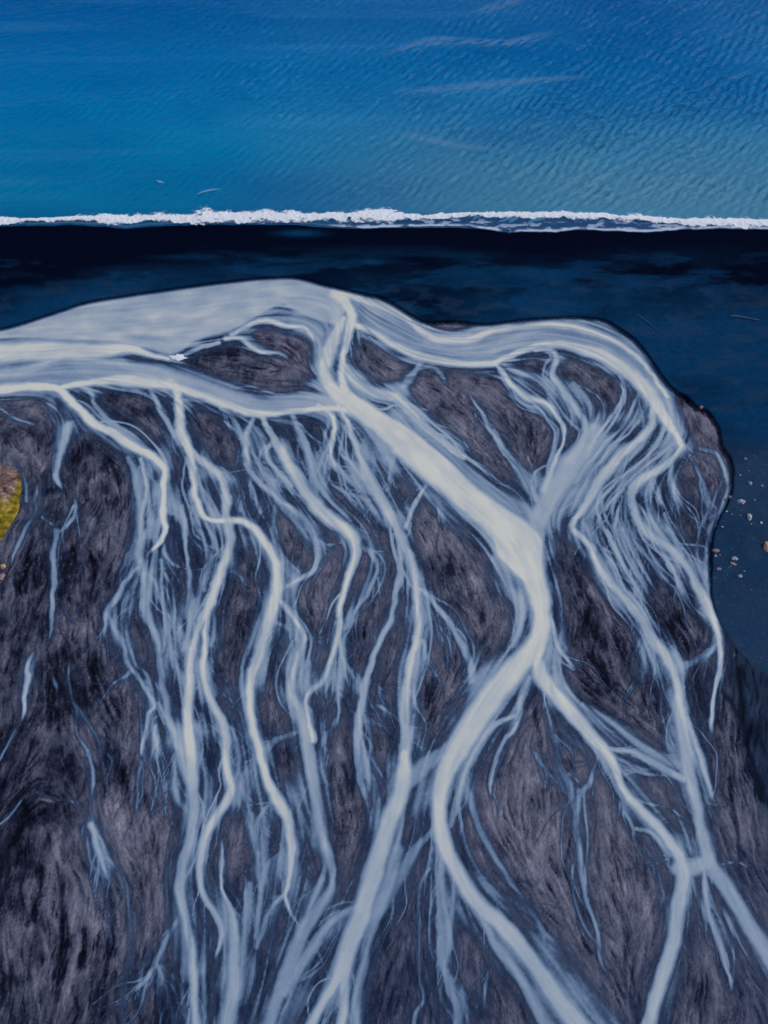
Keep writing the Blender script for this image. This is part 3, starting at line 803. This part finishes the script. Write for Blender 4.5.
for q in range(1500):
    x, y = r6.uniform(-6, 772), r6.uniform(395, 1040)
    gx, gy = ground(x, y)
    n = int(r6.uniform(10, 46)); dv = r6.choice([-1, 1]) * r6.uniform(.09, .22); w0 = r6.uniform(.9, 1.9)
    ux, uy = 0, -1
    pts = []
    for u in range(n):
        j_ = int(np.clip(np.searchsorted(ys, gy), 0, NY - 1)); i_ = int(np.clip(np.searchsorted(xs, gx), 0, NX - 1))
        vx, vy = float(VX0[j_, i_]), float(VY0[j_, i_])
        if vx * ux + vy * uy < 0: vx, vy = -vx, -vy
        a = math.atan2(vy, vx) + .35 * math.sin(u * .42 + q * 1.7) + r6.normal(0, .10)
        ux, uy = math.cos(a), math.sin(a)
        pts.append((gx, gy)); gx += .62 * ux; gy += .62 * uy
    for u in range(n - 1):
        (xa, ya), (xb_, yb_) = pts[u], pts[u + 1]
        i0_, i1_ = np.searchsorted(xs, [min(xa, xb_) - .6, max(xa, xb_) + .6]); j0_, j1_ = np.searchsorted(ys, [min(ya, yb_) - .6, max(ya, yb_) + .6])
        if i1_ <= i0_ or j1_ <= j0_: continue
        w = (slice(j0_, j1_), slice(i0_, i1_))
        d, t_ = seg_dist(X[w], Y[w], (xa, ya), (xb_, yb_))
        env = math.sin(math.pi * (u + 1) / n) ** .6
        tone_a[w] += .5 * dv * env * np.exp(-(d / (.13 * w0)) ** 2)
tone_a = np.clip(tone_a, 0, 1)
tone_a = np.where(tone_a > .6, .6 + .6 * (tone_a - .6), tone_a)
warm = np.zeros(PX.shape, np.float32)
for pts in ([(88, 484, 4), (100, 476, 4), (115, 466, 5)], [(108, 480, 3), (117, 490, 4), (128, 502, 3)], [(84, 502, 4), (98, 496, 4), (112, 501, 5), (124, 512, 5)],
            [(700, 412, 5), (714, 426, 6), (722, 444, 5), (726, 456, 4)], [(716, 480, 8), (714, 492, 7)], [(78, 740, 2), (88, 748, 4), (91, 765, 3)], [(590, 590, 4), (600, 604, 5), (612, 620, 4)],
            [(602, 408, 6), (606, 424, 8), (602, 436, 6)], [(432, 322, 5), (450, 327, 5), (480, 327, 4)], [(446, 384, 4), (452, 392, 3)], [(590, 660, 2), (586, 654, 3)], [(30, 452, 3), (44, 470, 4)],
            [(40, 802, 6), (50, 800, 4)], [(252, 335, 8), (285, 345, 10), (270, 372, 10)]):
    cc = catmull(pts, 3)
    w = window(cc[:, 0].min() - 14, cc[:, 1].min() - 14, cc[:, 0].max() + 14, cc[:, 1].max() + 14)
    best = np.full(PX[w].shape, 1e3, np.float32)
    for i in range(len(cc) - 1):
        d, t = seg_dist(PX[w], PY[w], cc[i], cc[i + 1])
        best = np.minimum(best, d / (cc[i][2] / 2 + 1))
    warm[w] = np.maximum(warm[w], .8 * np.exp(-best ** 2) * sstep(-.6, 1.6, licA[w] + licB[w]))
warm += .42 * sstep(.9, 2.4, licA + .5 * licB) * sstep(.5, .72, fbm(X * .08, Y * .08, 711, 3)) * (1 - np.clip(3 * silt, 0, 1))
damp_vignette_a = np.clip(.5 * sstep(770, 1000, PY) * sstep(130, 420, PX) + sstep(.05, .34, halo) * .9 + .55 * sstep(712, 760, PX) * sstep(600, 660, PY) + .35 * sstep(.55, .8, fbm(X * .03, Y * .03, 733, 3)), 0, 1)  # damp by the streams; the bottom gradient paints vignette darkening into the mud
# pale wind-blown patches on the beach
f = plan(X, Y)
n1 = fbm(X * .028, Y * .085, 641, 5)
n2 = .5 + 1.25 * (fbm(X * .05, Y * .16, 655, 5, .62) - .5)
zone = sstep(258, 330, PY) * .75
pale = sstep(.40, .66, n1 + .10 * (zone - .5)) * sstep(238, 285, PY)
pale = pale * .55 + .45 * sstep(.5, .7, n2) * sstep(240, 270, PY)
right = sstep(560, 640, PX) * sstep(285, 315, PY)
pale = np.clip(pale * (1 - .6 * right) + right * (.62 + .5 * (n1 - .5)), 0, 1)
for bx, by, rx, ry, v in ((700, 440, 60, 28, -.4), (300, 231, 20, 3.5, 1.1), (748, 275, 30, 9, -.55), (90, 300, 55, 16, .35), (380, 285, 70, 14, .3), (280, 262, 16, 3, .4), (375, 262, 22, 3, .4),
                          (180, 258, 30, 3, .3), (740, 700, 40, 120, -.25), (480, 300, 40, 12, .25), (560, 312, 30, 8, .4), (35, 308, 30, 12, .3)):
    pale += v * np.exp(-(((PX - bx) / rx) ** 2 + ((PY - by) / ry) ** 2)) * (.5 + n2)
pale = np.clip(pale * 1.12 + .18 * sstep(280, 320, PY) * n2, 0, 1)
shade_rim = .9 * np.exp(-(np.clip(sd_bank, 0, 99) / 1.3) ** 2) * (1 - .9 * sstep(570, 630, PY))  # bank shade painted in as a dark edge, partly wet sand

grit = np.clip(sstep(425, 480, PY) * .62 * (.35 + 1.3 * fbm(X * .12, Y * .12, 671, 4)) + .34 * sstep(.48, .7, fbm(X * .2, Y * .4, 681, 4)) * sstep(265, 300, PY), 0, .9)
xb = np.interp(PY, [560, 590, 630, 670, 706, 735, 772, 802, 860, 1000], [708, 712, 719, 727, 734, 742, 750, 758, 772, 800])
teal = sstep(-13, 12, PX - xb + 14 * (fbm(X * .12, Y * .06, 1501, 4) - .5)) * sstep(560, 600, PY) * .88
fan_cell = fan[:-1, :-1]
mud_shade_rim = .85 * np.exp(-(np.clip(-sd_bank, 0, 99) / 1.1) ** 2) * (1 - .95 * sstep(570, 630, PY))  # same painted bank shade, continued on the mud side
attrs = dict(teal=teal, shade_rim=mud_shade_rim, tone=tone_a, warm=np.clip(warm, 0, 1), damp=damp_vignette_a)
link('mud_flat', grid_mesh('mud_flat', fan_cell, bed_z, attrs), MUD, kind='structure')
link('beach', grid_mesh('beach', ~fan_cell, bed_z, dict(pale=pale, shade_rim=shade_rim, grit=grit)), SAND, kind='structure')

# water, split stream by stream
own = owner[:-1, :-1]
mx4 = np.maximum(np.maximum(wet[:-1, :-1], wet[1:, :-1]), np.maximum(wet[:-1, 1:], wet[1:, 1:]))
watercell = (mx4 > .035) & (own >= 0)
for k in list(range(len(curves))) + [1000 + q for q in range(len(POLY))]:
    cells = watercell & (own == k)
    if cells.sum() < 8:
        continue
    nm = 'lagoon' if k == 1002 else ('river' if k >= 1000 else curves[k][0])
    link(nm, grid_mesh(nm, cells, water_z, dict(silt=wet)), RIVER, kind='structure')

# ------------------------------------------------------------------ ground to the horizon and the sea
def box_sheet(name, x0, x1, y0, y1, z, mat, n=24):
    gx = np.linspace(x0, x1, n); gy = np.linspace(y0, y1, n)
    A, B = np.meshgrid(gx, gy)
    V = np.stack([A.ravel(), B.ravel(), np.full(A.size, z)], 1)
    j, i = np.meshgrid(np.arange(n - 1), np.arange(n - 1), indexing='ij')
    v = (j * n + i).ravel()
    return raw_mesh(name, V, np.stack([v, v + 1, v + n + 1, v + n], 1), dict(pale=np.full(len(V), .3), shade_rim=np.zeros(len(V)), grit=np.full(len(V), .3)))


link('ground', box_sheet('ground', -6000, 6000, -6000, 6000, -3.0, SAND), SAND, kind='structure')

SEA_Z = -.6
# shoreline in survey coordinates: lower edge of the water
SHORE = [(-260, 224), (-60, 225), (0, 226), (40, 225), (70, 224), (100, 226), (125, 228), (150, 226), (200, 224), (240, 224), (290, 224), (345, 228), (366, 229), (384, 228), (443, 227), (469, 227), (490, 230), (508, 233),
         (530, 232), (555, 233), (579, 230), (612, 231), (645, 233), (679, 230), (720, 229), (745, 229), (768, 230), (830, 230), (1030, 231)]
sh = np.array([ground(x, y, SEA_Z) for x, y in SHORE])
geo2 = np.cumsum(.4 * 1.3 ** np.arange(1, 34))
sx_in = np.arange(-150, 150.01, .4)
sxs = np.concatenate([sx_in[0] - geo2[::-1], sx_in, sx_in[-1] + geo2])
sv_in = np.concatenate([np.arange(0, 60, .3), np.arange(60, 150.01, .45)])
svs = np.concatenate([sv_in, sv_in[-1] + np.cumsum(.45 * 1.3 ** np.arange(1, 34))])


def shore_at(x):
    base = np.interp(x, sh[:, 0], sh[:, 1])
    return base + .35 * (fbm(x * .35, x * 0 + 3.3, 911, 3) - .5) * 2


SXG, SVG = np.meshgrid(sxs, svs)
SYG = shore_at(SXG) + SVG
amp_env = sstep(0, 14, SVG) * (1 - sstep(150, 240, SVG) * 0.0)
# wind chop: short crests running obliquely to the beach
Zs = np.zeros(SXG.shape)
r2 = np.random.default_rng(5)
wxa = SXG + 2.5 * fbm(SXG * .09, SYG * .09, 1301, 3); wya = SYG + 2.5 * fbm(SXG * .09, SYG * .09, 1311, 3)
for q in range(70):
    ang = math.radians(126 + r2.normal(0, 15 if q < 45 else 35))
    wl = 2.0 * math.exp(r2.normal(0, .40))
    kx, ky = math.cos(ang) * 2 * math.pi / wl, math.sin(ang) * 2 * math.pi / wl
    ph = r2.uniform(0, 6.28)
    Zs += (.0135 if q < 45 else .007) * wl ** .9 * np.cos(kx * wxa + ky * wya + ph)
gust = .38 + 1.5 * fbm(SXG * .018, SYG * .03, 931, 3) * sstep(-160, 60, SXG) + .2
Zs *= gust * (.45 + 1.1 * fbm(SXG * .11, SYG * .13, 1331, 3))
for q in range(10):     # low swell lines parallel to the beach
    ang = math.radians(93 + r2.normal(0, 7)); wl = r2.uniform(12, 26)
    Zs += .035 * np.cos(math.cos(ang) * 6.283 / wl * SXG + math.sin(ang) * 6.283 / wl * SYG + r2.uniform(0, 6.28))
far = (np.abs(SXG) < 170) & (SVG < 160)
Zs = Zs * amp_env * far
SZG = SEA_Z + Zs - .25 * (1 - sstep(0, 1.2, SVG))
shoal = np.exp(-SVG / 26)
patch = fbm(SXG * .012, SYG * .022, 951, 4)
streak = fbm(SXG * .012 + .3 * patch, SYG * .16, 971, 3)
ns = len(sxs)
j, i = np.meshgrid(np.arange(len(svs) - 1), np.arange(ns - 1), indexing='ij')
v = (j * ns + i).ravel()
sea_me = raw_mesh('sea', np.stack([SXG.ravel(), SYG.ravel(), SZG.ravel()], 1), np.stack([v, v + 1, v + ns + 1, v + ns], 1),
                  dict(shoal=shoal.ravel(), patch=patch.ravel(), streak=streak.ravel(), east=sstep(-90, 70, SXG).ravel(), grey=(sstep(-50, 25, SXG) * np.exp(-((SVG - 14) / 26) ** 2) * (.4 + .9 * patch)).ravel(), near=np.exp(-SVG / 75).ravel()))
g = N('sea_water')
c = g.ramp(g.attr('shoal'), [(0, lin(0, 92, 158)), (.06, lin(0, 116, 176)), (.35, lin(2, 138, 182)), (.75, lin(12, 140, 176)), (.9, lin(8, 122, 156)), (1, lin(6, 104, 142))])
c = g.mix(g.math('MULTIPLY', g.math('SUBTRACT', .56, g.attr('patch'), True), 1.6, True), c, lin(0, 78, 146))
c = g.mix(g.math('MULTIPLY', g.math('MULTIPLY', g.math('SUBTRACT', g.attr('patch'), .42, True), 2.6, True), g.math('MULTIPLY', g.attr('east'), g.attr('near'))), c, lin(76, 148, 190))
c = g.mix(g.math('MULTIPLY', g.attr('grey'), .9, True), c, lin(88, 142, 168))
c = g.mix(g.math('MULTIPLY', g.math('SUBTRACT', g.attr('streak'), .62, True), .7, True), c, lin(80, 160, 205))
rp = g.noise(1.1, 5, .6, g.scaled((1, 1.4, 1)))
SEA = g.done(g.principled(c, .3, g.bump(rp, .6, .2), .06, 1.33))
link('sea', sea_me, SEA, kind='structure')

# ------------------------------------------------------------------ breaking wave along the beach
def wave_strip(name, x0, x1, top_fn, bot_fn, nx_step, nv, build):
    ux = np.arange(x0, x1, nx_step); vv = np.linspace(0, 1, nv)
    U, Vv = np.meshgrid(ux, vv)
    yb = bot_fn(U); yt = top_fn(U)
    YY = yb + (yt - yb) * Vv
    Z, at = build(U, YY, Vv)
    n = len(ux)
    j, i = np.meshgrid(np.arange(nv - 1), np.arange(n - 1), indexing='ij')
    q = (j * n + i).ravel()
    return raw_mesh(name, np.stack([U.ravel(), YY.ravel(), Z.ravel()], 1), np.stack([q, q + 1, q + n + 1, q + n], 1), at)


g = N('sea_foam')
fo = g.attr('foam')
nz = g.noise(2.6, 5, .7)
c = g.ramp(g.math('ADD', g.math('MULTIPLY', fo, .7), g.math('MULTIPLY', nz, .45)), [(.25, lin(110, 160, 205)), (.6, lin(196, 212, 234)), (.85, lin(248, 248, 250))])
p = g.principled(c, .8, g.bump(nz, .6, .15), .2)
al = g.math('MULTIPLY', g.math('SUBTRACT', g.math('ADD', fo, g.math('MULTIPLY', g.math('SUBTRACT', nz, .5), .5)), .25, True), 1.7, True)
tr = g.n('BsdfTransparent'); mx = g.n('MixShader')
g.l(al, mx.inputs[0]); g.l(tr.outputs[0], mx.inputs[1]); g.l(p.outputs[0], mx.inputs[2])
FOAM = g.done(mx)
g = N('drifting_foam')
fo = g.attr('foam'); nz = g.noise(1.6, 5, .7)
p = g.principled(lin(150, 196, 226), .7, None, .1)
al = g.math('MULTIPLY', fo, g.math('ADD', nz, .1), True)
tr = g.n('BsdfTransparent'); mx = g.n('MixShader')
g.l(al, mx.inputs[0]); g.l(tr.outputs[0], mx.inputs[1]); g.l(p.outputs[0], mx.inputs[2])
DRIFT = g.done(mx)
g = N('backwash_water')
c = g.mix(g.attr('lace'), lin(38, 78, 128), lin(196, 210, 228))
al = g.math('ADD', g.math('MULTIPLY', g.attr('film'), .85), g.attr('lace'), True)
p = g.principled(c, .3, None, .4, 1.33)
tr = g.n('BsdfTransparent'); mx = g.n('MixShader')
g.l(al, mx.inputs[0]); g.l(tr.outputs[0], mx.inputs[1]); g.l(p.outputs[0], mx.inputs[2])
WASH = g.done(mx)

CREST = [(-260, 217, 7), (-60, 220, 7), (0, 221.5, 7), (30, 221, 6), (60, 219.5, 5), (85, 219, 6), (110, 220, 9), (130, 220.5, 11), (165, 218.5, 12), (205, 218, 13), (235, 217.5, 11), (270, 217.5, 12), (300, 217.5, 12), (340, 216.5, 12),
         (385, 216.5, 13), (405, 218, 9), (425, 218, 6), (450, 216, 5), (470, 214.5, 5), (500, 215.5, 7), (560, 216, 8), (600, 217, 9), (640, 219.5, 9), (670, 221.5, 9), (700, 222.5, 9), (735, 223, 9), (768, 223.5, 10), (830, 223, 9), (1030, 223, 9)]
cr = np.array([(*ground(x, y, SEA_Z), w) for x, y, w in CREST])


def crest_mid(x): return np.interp(x, cr[:, 0], cr[:, 1]) + .5 * (fbm(x * .2, x * 0 + 1.7, 921, 3) - .5)


def crest_half(x):
    return (.45 + 1.1 * fbm(x * .07, x * 0 + 8.2, 925, 3)) * np.interp(x, cr[:, 0], cr[:, 2]) * .41 * .36


wave = bpy.data.objects.new('breaking_wave', None)
COL.objects.link(wave)
wave.location = (0, float(crest_mid(np.array([0.0]))[0]), SEA_Z)
wave['label'] = 'long white breaking wave rolling onto the black sand beach'
wave['category'] = 'wave'


def build_foam(U, YY, Vv):
    sr = (YY - crest_mid(U)) / (crest_half(U) + .01)
    r = np.where(sr > 0, sr * .9, -sr * 1.15)
    n = fbm(U * .7, YY * .9, 931, 4); n3 = fbm(U * .22, YY * .5, 941, 3)
    foam = np.clip(1.15 * (1 - sstep(.3, 1.75, r + 1.5 * (n - .5) + 1.3 * (n3 - .5) + .7 * (fbm(U * 2.3, YY * 2.6, 955, 2) - .5))), 0, 1)
    Z = .10 + .30 * np.exp(-(r / 1.0) ** 2) * (.6 + .8 * n) + .25 * (fbm(U * 1.6, YY * 1.6, 951, 3) - .5) * foam
    return Z, dict(foam=foam.ravel())


fm = wave_strip('foam_crest', -150, 150, lambda u: crest_mid(u) + 6.5, lambda u: crest_mid(u) - 5.5, .22, 70, build_foam)
fm.transform(__import__('mathutils').Matrix.Translation((0, -wave.location.y, 0)))
link('foam_crest', fm, FOAM, wave)


def build_wash(U, YY, Vv):
    d = YY - shore_at(U)                       # metres seaward of the water's edge
    px, _ = plan(U, YY, SEA_Z)
    on = sstep(318, 352, px)
    n = fbm(U * .5, YY * .7, 961, 4)
    lace_edge = np.exp(-((d - .35 - .5 * n) / .42) ** 2) * sstep(.3, .55, fbm(U * .35, YY * .2, 981, 3) + .12)
    lace_in = .6 * sstep(.56, .66, fbm(U * .45, YY * .9, 991, 4)) * sstep(0, 1, d) * (1 - sstep(2.5, 4.5, d))
    film = sstep(-.1, .5, d) * (.55 + .45 * n)
    lace = np.clip(lace_edge + lace_in, 0, 1) * (.25 + .75 * on)
    return .05 + .02 * n, dict(lace=lace.ravel(), film=(film * (.35 + .65 * on)).ravel())


wm_ = wave_strip('backwash', -150, 150, lambda u: crest_mid(u), lambda u: shore_at(u) - .6, .22, 44, build_wash)
wm_.transform(__import__('mathutils').Matrix.Translation((0, -wave.location.y, 0)))
link('backwash', wm_, WASH, wave)

# ------------------------------------------------------------------ drifting foam on the sea
def ribbon(name, pts, mat, label, cat, group, z=SEA_Z + .16, strength=.5):
    c = catmull([(*ground(x, y, z), w) for x, y, w in pts], 0.5)
    nv = 13
    T = np.gradient(c[:, :2], axis=0); T /= np.linalg.norm(T, axis=1)[:, None] + 1e-9
    Nn = np.stack([-T[:, 1], T[:, 0]], 1)
    off = np.linspace(-1, 1, nv)
    P = c[:, None, :2] + Nn[:, None, :] * (off[None, :, None] * c[:, None, 2:3] * (2.2 if name == 'foam_line' else 1))
    cx_, cy_ = P[..., 0].ravel(), P[..., 1].ravel()
    o2 = np.tile(off, len(c))
    endf = np.repeat(np.minimum(np.arange(len(c)), np.arange(len(c))[::-1]) / (len(c) * .18), nv)
    foam = (1 - o2 ** 2) * np.clip(endf, 0, 1) * strength * (.45 + 1.1 * fbm(cx_ * .5, cy_ * .8, 1001, 3))
    zz = z + .06 * (1 - o2 ** 2)
    mid_ = np.array([cx_.mean(), cy_.mean(), z])
    V = np.stack([cx_, cy_, zz], 1) - mid_
    j, i = np.meshgrid(np.arange(len(c) - 1), np.arange(nv - 1), indexing='ij')
    q = (j * nv + i).ravel()
    o = link(name, raw_mesh(name, V, np.stack([q, q + 1, q + nv + 1, q + nv], 1), dict(foam=foam)), mat, None, label, cat, group)
    o.location = mid_
    return o


FL = 'pale foam lines drifting on the sea'
ribbon('foam_line', [(376, 55, .8), (410, 48, 1.2), (434, 41, 1.4), (470, 42, 1.2), (509, 43, 1.1), (535, 37, 1.1), (556, 31, .7)], DRIFT, 'longest pale foam line curving across the open sea', 'foam', FL, strength=.40)
ribbon('foam_line', [(384, 92, .8), (440, 90, 1.2), (484, 85, 1.2), (540, 80, .9), (596, 76, .6)], DRIFT, 'faint foam line just below the longest one', 'foam', FL, strength=.30)
ribbon('foam_line', [(396, 134, .7), (420, 138, 1.1), (460, 146, .9), (500, 150, .6)], DRIFT, 'faint foam line nearest the breaking wave, on paler water', 'foam', FL, strength=.28)
ribbon('foam_line', [(470, 14, .6), (490, 8, 1.2), (512, 2, 1.2), (530, -4, .6)], DRIFT, 'short pale foam line farthest out at sea', 'foam', FL, strength=.30)
WC = 'small whitecaps near the beach'
ribbon('whitecap', [(156, 180, .2), (160, 182, .55), (165, 183, .2)], DRIFT, 'tiny bright whitecap alone on the blue water', 'whitecap', WC, strength=1.1)
ribbon('whitecap', [(196, 195, .2), (203, 192, .5), (211, 190, .5), (222, 189, .2)], DRIFT, 'thin curved whitecap close to the breaking wave', 'whitecap', WC, strength=.8)

# ------------------------------------------------------------------ solid things
def blob(name, r, seed, squash=(1, 1, .7), sub=3, rough=.35):
    import bmesh
    bm = bmesh.new()
    bmesh.ops.create_icosphere(bm, subdivisions=sub, radius=r)
    for v_ in bm.verts:
        d = v_.co.normalized()
        k = 1 + rough * mnoise.noise(d * 1.3 + Vector((seed, 0, 0))) + rough * .5 * mnoise.noise(d * 3.1 + Vector((0, seed, 0)))
        q = d * r * k
        v_.co = Vector((q.x * squash[0], q.y * squash[1], max(q.z * squash[2], -.25 * r)))
    me = bpy.data.meshes.new(name); bm.to_mesh(me); bm.free()
    return me


def rock_mat(name, a, b):
    g = N(name)
    n = g.noise(3.0, 5, .65)
    c = g.ramp(n, [(.3, a), (.7, b)])
    return g.done(g.principled(c, .85, g.bump(n, .6, .1), .2))


PALE = rock_mat('pale_rock', lin(120, 118, 128), lin(212, 206, 206))
PINK = rock_mat('pinkish_rock', lin(112, 92, 104), lin(178, 150, 152))
TAN = rock_mat('tan_rock', lin(150, 112, 84), lin(222, 178, 138))
BG = 'boulders scattered on the dark sand'
rocks = [(749, 517.5, .75, PALE, 'oval white boulder, brightest of those below the bend of the bank', (.8, 1.25, .7)),
         (741, 502, .72, PALE, 'pale lumpy boulder just above the oval white one', (1.3, .9, .7)),
         (730, 497, .42, PINK, 'small pinkish boulder touching the fan bank', (1, 1, .7)),
         (750, 483.5, .5, PALE, 'small white boulder standing highest on the dark sand', (1, 1, .7)),
         (762, 486, .38, PINK, 'small dull boulder at the picture edge beside the highest white one', (1, 1, .6)),
         (715.5, 551, .6, PINK, 'flat pinkish boulder beside the grey side stream', (1.5, .8, .6)),
         (715.5, 556, .3, PALE, 'tiny pale stone under the flat pinkish boulder', (1, 1, .7)),
         (734.5, 559, .62, PALE, 'white boulder with a pink foot below the flat pinkish boulder', (1.3, .8, .7)),
         (733, 564, .5, PINK, 'dull pink boulder leaning against a white one', (1.4, .8, .6)),
         (740, 576, .5, PALE, 'round white boulder lowest on the dark sand', (1.1, .9, .8)),
         (767, 547, 1.25, TAN, 'large orange tan boulder at the right picture edge', (.8, 1.2, .7)),
         (761, 523, .35, PALE, 'small pale stone right of the oval white boulder', (1, 1, .6)),
         (719, 569, .45, PINK, 'low greyish boulder near the water, below the tiny pale stone', (1.4, .8, .5)),
         (745, 459, .4, PINK, 'lone dull stone on sand above all white boulders', (1, 1, .6)),
         (701, 407.5, .5, PINK, 'dark pink boulder standing just off the crest of the bank', (1, 1, .8)),
         (3, 566.5, .62, TAN, 'small orange tan boulder below the mossy mound', (1.2, 1, .7)),
         (2, 577, .75, PINK, 'brown rounded boulder under the orange tan one', (1, 1.2, .5))]
r5 = np.random.default_rng(77)
for q in range(34):
    x = r5.uniform(717, 790); y = r5.uniform(462, 600)
    rocks.append((x, y, r5.uniform(.10, .24), (PALE, PINK, PINK)[q % 3], None, (1 + r5.uniform(-.2, .5), 1, .6)))
for i_, (x, y, r, m, lab, sq) in enumerate(rocks):
    r *= .76
    z = -.1 if x < 100 else .55
    gx, gy = ground(x, y, z)
    j_ = min(np.searchsorted(ys, gy), NY - 1); k_ = min(np.searchsorted(xs, gx), NX - 1)
    z = float(bed_z[j_, k_])
    if lab is None:
        o = link('stone', blob('stone', r, 3.7 * i_ + 1, sq, 2), m, None, 'tiny loose stone on the dark sand right of the fan', 'stone', 'tiny stones on the dark sand')
    else:
        o = link('boulder', blob('boulder', r, 3.7 * i_ + 1, sq), m, None, lab, 'boulder', BG if x > 100 else 'boulders below the mossy mound')
    o.location = (gx, gy, z + .12 * r)
    o.rotation_euler = (0, 0, random.uniform(-.4, .4))

# mossy mound at the left edge
g = N('moss_and_earth')
pos = g.n('NewGeometry').outputs['Position']
n = g.noise(.75, 6, .7)
moss = g.ramp(n, [(.32, lin(46, 44, 18)), (.5, lin(128, 112, 30)), (.68, lin(186, 158, 62))])
earth = g.ramp(n, [(.34, lin(52, 42, 50)), (.52, lin(134, 106, 100)), (.68, lin(196, 166, 150))])
f_ = g.math('MULTIPLY', g.math('ADD', g.attr('upper'), g.math('MULTIPLY', g.math('SUBTRACT', n, .5), .9)), 1.0, True)
c = g.mix(f_, moss, earth)
MOSS = g.done(g.principled(c, .9, g.bump(n, .9, .3), .1))
mo = ground(-7, 509)
A_, B_ = np.meshgrid(np.linspace(-1.15, 1.15, 90), np.linspace(-1.15, 1.15, 110))
rr = np.hypot(A_, B_) + .22 * (fbm(A_ * 2.2 + 5, B_ * 2.2, 1101, 4) - .5)
mh = 1.25 * sstep(1.0, .25, rr) * (.75 + .5 * fbm(A_ * 5, B_ * 5, 1111, 4)) - .25 * sstep(.85, 1.1, rr) - .12
hx = 5.2; hy = abs(ground(0, 460)[1] - ground(0, 556)[1]) / 2
up = sstep(-.15, .25, B_ - .10 - .55 * sstep(.55, .95, rr))
V = np.stack([(A_ * hx).ravel(), (B_ * hy).ravel(), mh.ravel()], 1)
j, i = np.meshgrid(np.arange(109), np.arange(89), indexing='ij'); q = (j * 90 + i).ravel()
mound = link('mossy_mound', raw_mesh('mossy_mound', V, np.stack([q, q + 1, q + 91, q + 90], 1), dict(upper=up.ravel())), MOSS, None,
             'low mound of pinkish earth and yellow moss at the left edge', 'mound')
mound.location = (mo[0], mo[1], -.05)

# driftwood on the beach and the white ice-like foam clot by the lagoon
g = N('bleached_wood')
n = g.noise(4, 4, .6)
WOOD = g.done(g.principled(g.ramp(n, [(.3, lin(40, 64, 94)), (.7, lin(88, 108, 136))]), .85, None, .2))


def log(name, a, b, r0, r1, label):
    z = .75
    A = Vector((*ground(*a, z), 0)); B = Vector((*ground(*b, z), 0))
    L = (B - A).length; d = (B - A).normalized(); side = Vector((-d.y, d.x, 0))
    nseg, nr = 16, 8
    V, Q = [], []
    for s_ in range(nseg + 1):
        t = s_ / nseg
        cen = d * (t - .5) * L + side * (.25 * math.sin(t * 5) * r0 * 2)
        rad = r0 + (r1 - r0) * t
        if s_ in (0, nseg): rad *= .35
        for k in range(nr):
            an = k / nr * 6.2832
            V.append(cen + side * math.cos(an) * rad + Vector((0, 0, math.sin(an) * rad)))
    for s_ in range(nseg):
        for k in range(nr):
            Q.append((s_ * nr + k, s_ * nr + (k + 1) % nr, (s_ + 1) * nr + (k + 1) % nr, (s_ + 1) * nr + k))
    o = link(name, raw_mesh(name, np.array([tuple(v_) for v_ in V]), np.array(Q), {}), WOOD, None, label, 'driftwood', 'driftwood logs on the black beach')
    c_ = (A + B) / 2
    j_ = np.searchsorted(ys, c_.y); k_ = np.searchsorted(xs, c_.x)
    o.location = (c_.x, c_.y, float(bed_z[j_, k_]) + r0 * .6)
    return o


log('driftwood_log', (730, 316), (760, 320), .26, .14, 'pale driftwood log lying on dark sand near the right edge')
log('driftwood_log', (638, 315), (657, 330), .13, .10, 'thin driftwood pole lying slantwise above the head of the fan')

fc = ground(178, 357)
fmz = blob('foam_clot', .85, 8.2, (1.6, .8, .14), 4, .8)
a = fmz.attributes.new('foam', 'FLOAT', 'POINT'); a.data.foreach_set('value', np.ones(len(fmz.vertices), np.float32))
o = link('foam_clot', fmz, FOAM, None, 'bright white clot of foam where the lagoon meets the braided mud', 'foam')
o.location = (fc[0], fc[1], -.02)

# ------------------------------------------------------------------ light
SUN_EL, SUN_AZ = math.radians(44), math.radians(80)      # azimuth from +Y towards +X
wd = bpy.data.worlds.new('World'); scene.world = wd; wd.use_nodes = True
nt = wd.node_tree
sky = nt.nodes.new('ShaderNodeTexSky'); sky.sky_type = 'NISHITA'; sky.sun_disc = False
sky.sun_elevation = SUN_EL; sky.sun_rotation = SUN_AZ
bgn = nt.nodes.get('Background') or nt.nodes.new('ShaderNodeBackground')
nt.links.new(sky.outputs[0], bgn.inputs[0]); bgn.inputs[1].default_value = .12
sd = bpy.data.lights.new('sun', 'SUN'); sd.energy = 1.7; sd.angle = math.radians(10); sd.color = (1, .96, .9)
so = bpy.data.objects.new('sun', sd); COL.objects.link(so)
dirv = Vector((math.sin(SUN_AZ) * math.cos(SUN_EL), math.cos(SUN_AZ) * math.cos(SUN_EL), math.sin(SUN_EL)))
so.rotation_euler = (-dirv).to_track_quat('-Z', 'Y').to_euler()
so.location = dirv * 200 + Vector((0, 80, 0))

scene.view_settings.view_transform = 'Standard'
scene.view_settings.look = 'None'
scene.view_settings.exposure = -.12
scene.view_settings.gamma = 1
scene.view_settings.use_curve_mapping = False
scene.render.engine = 'CYCLES'
scene.cycles.transparent_max_bounces = 16
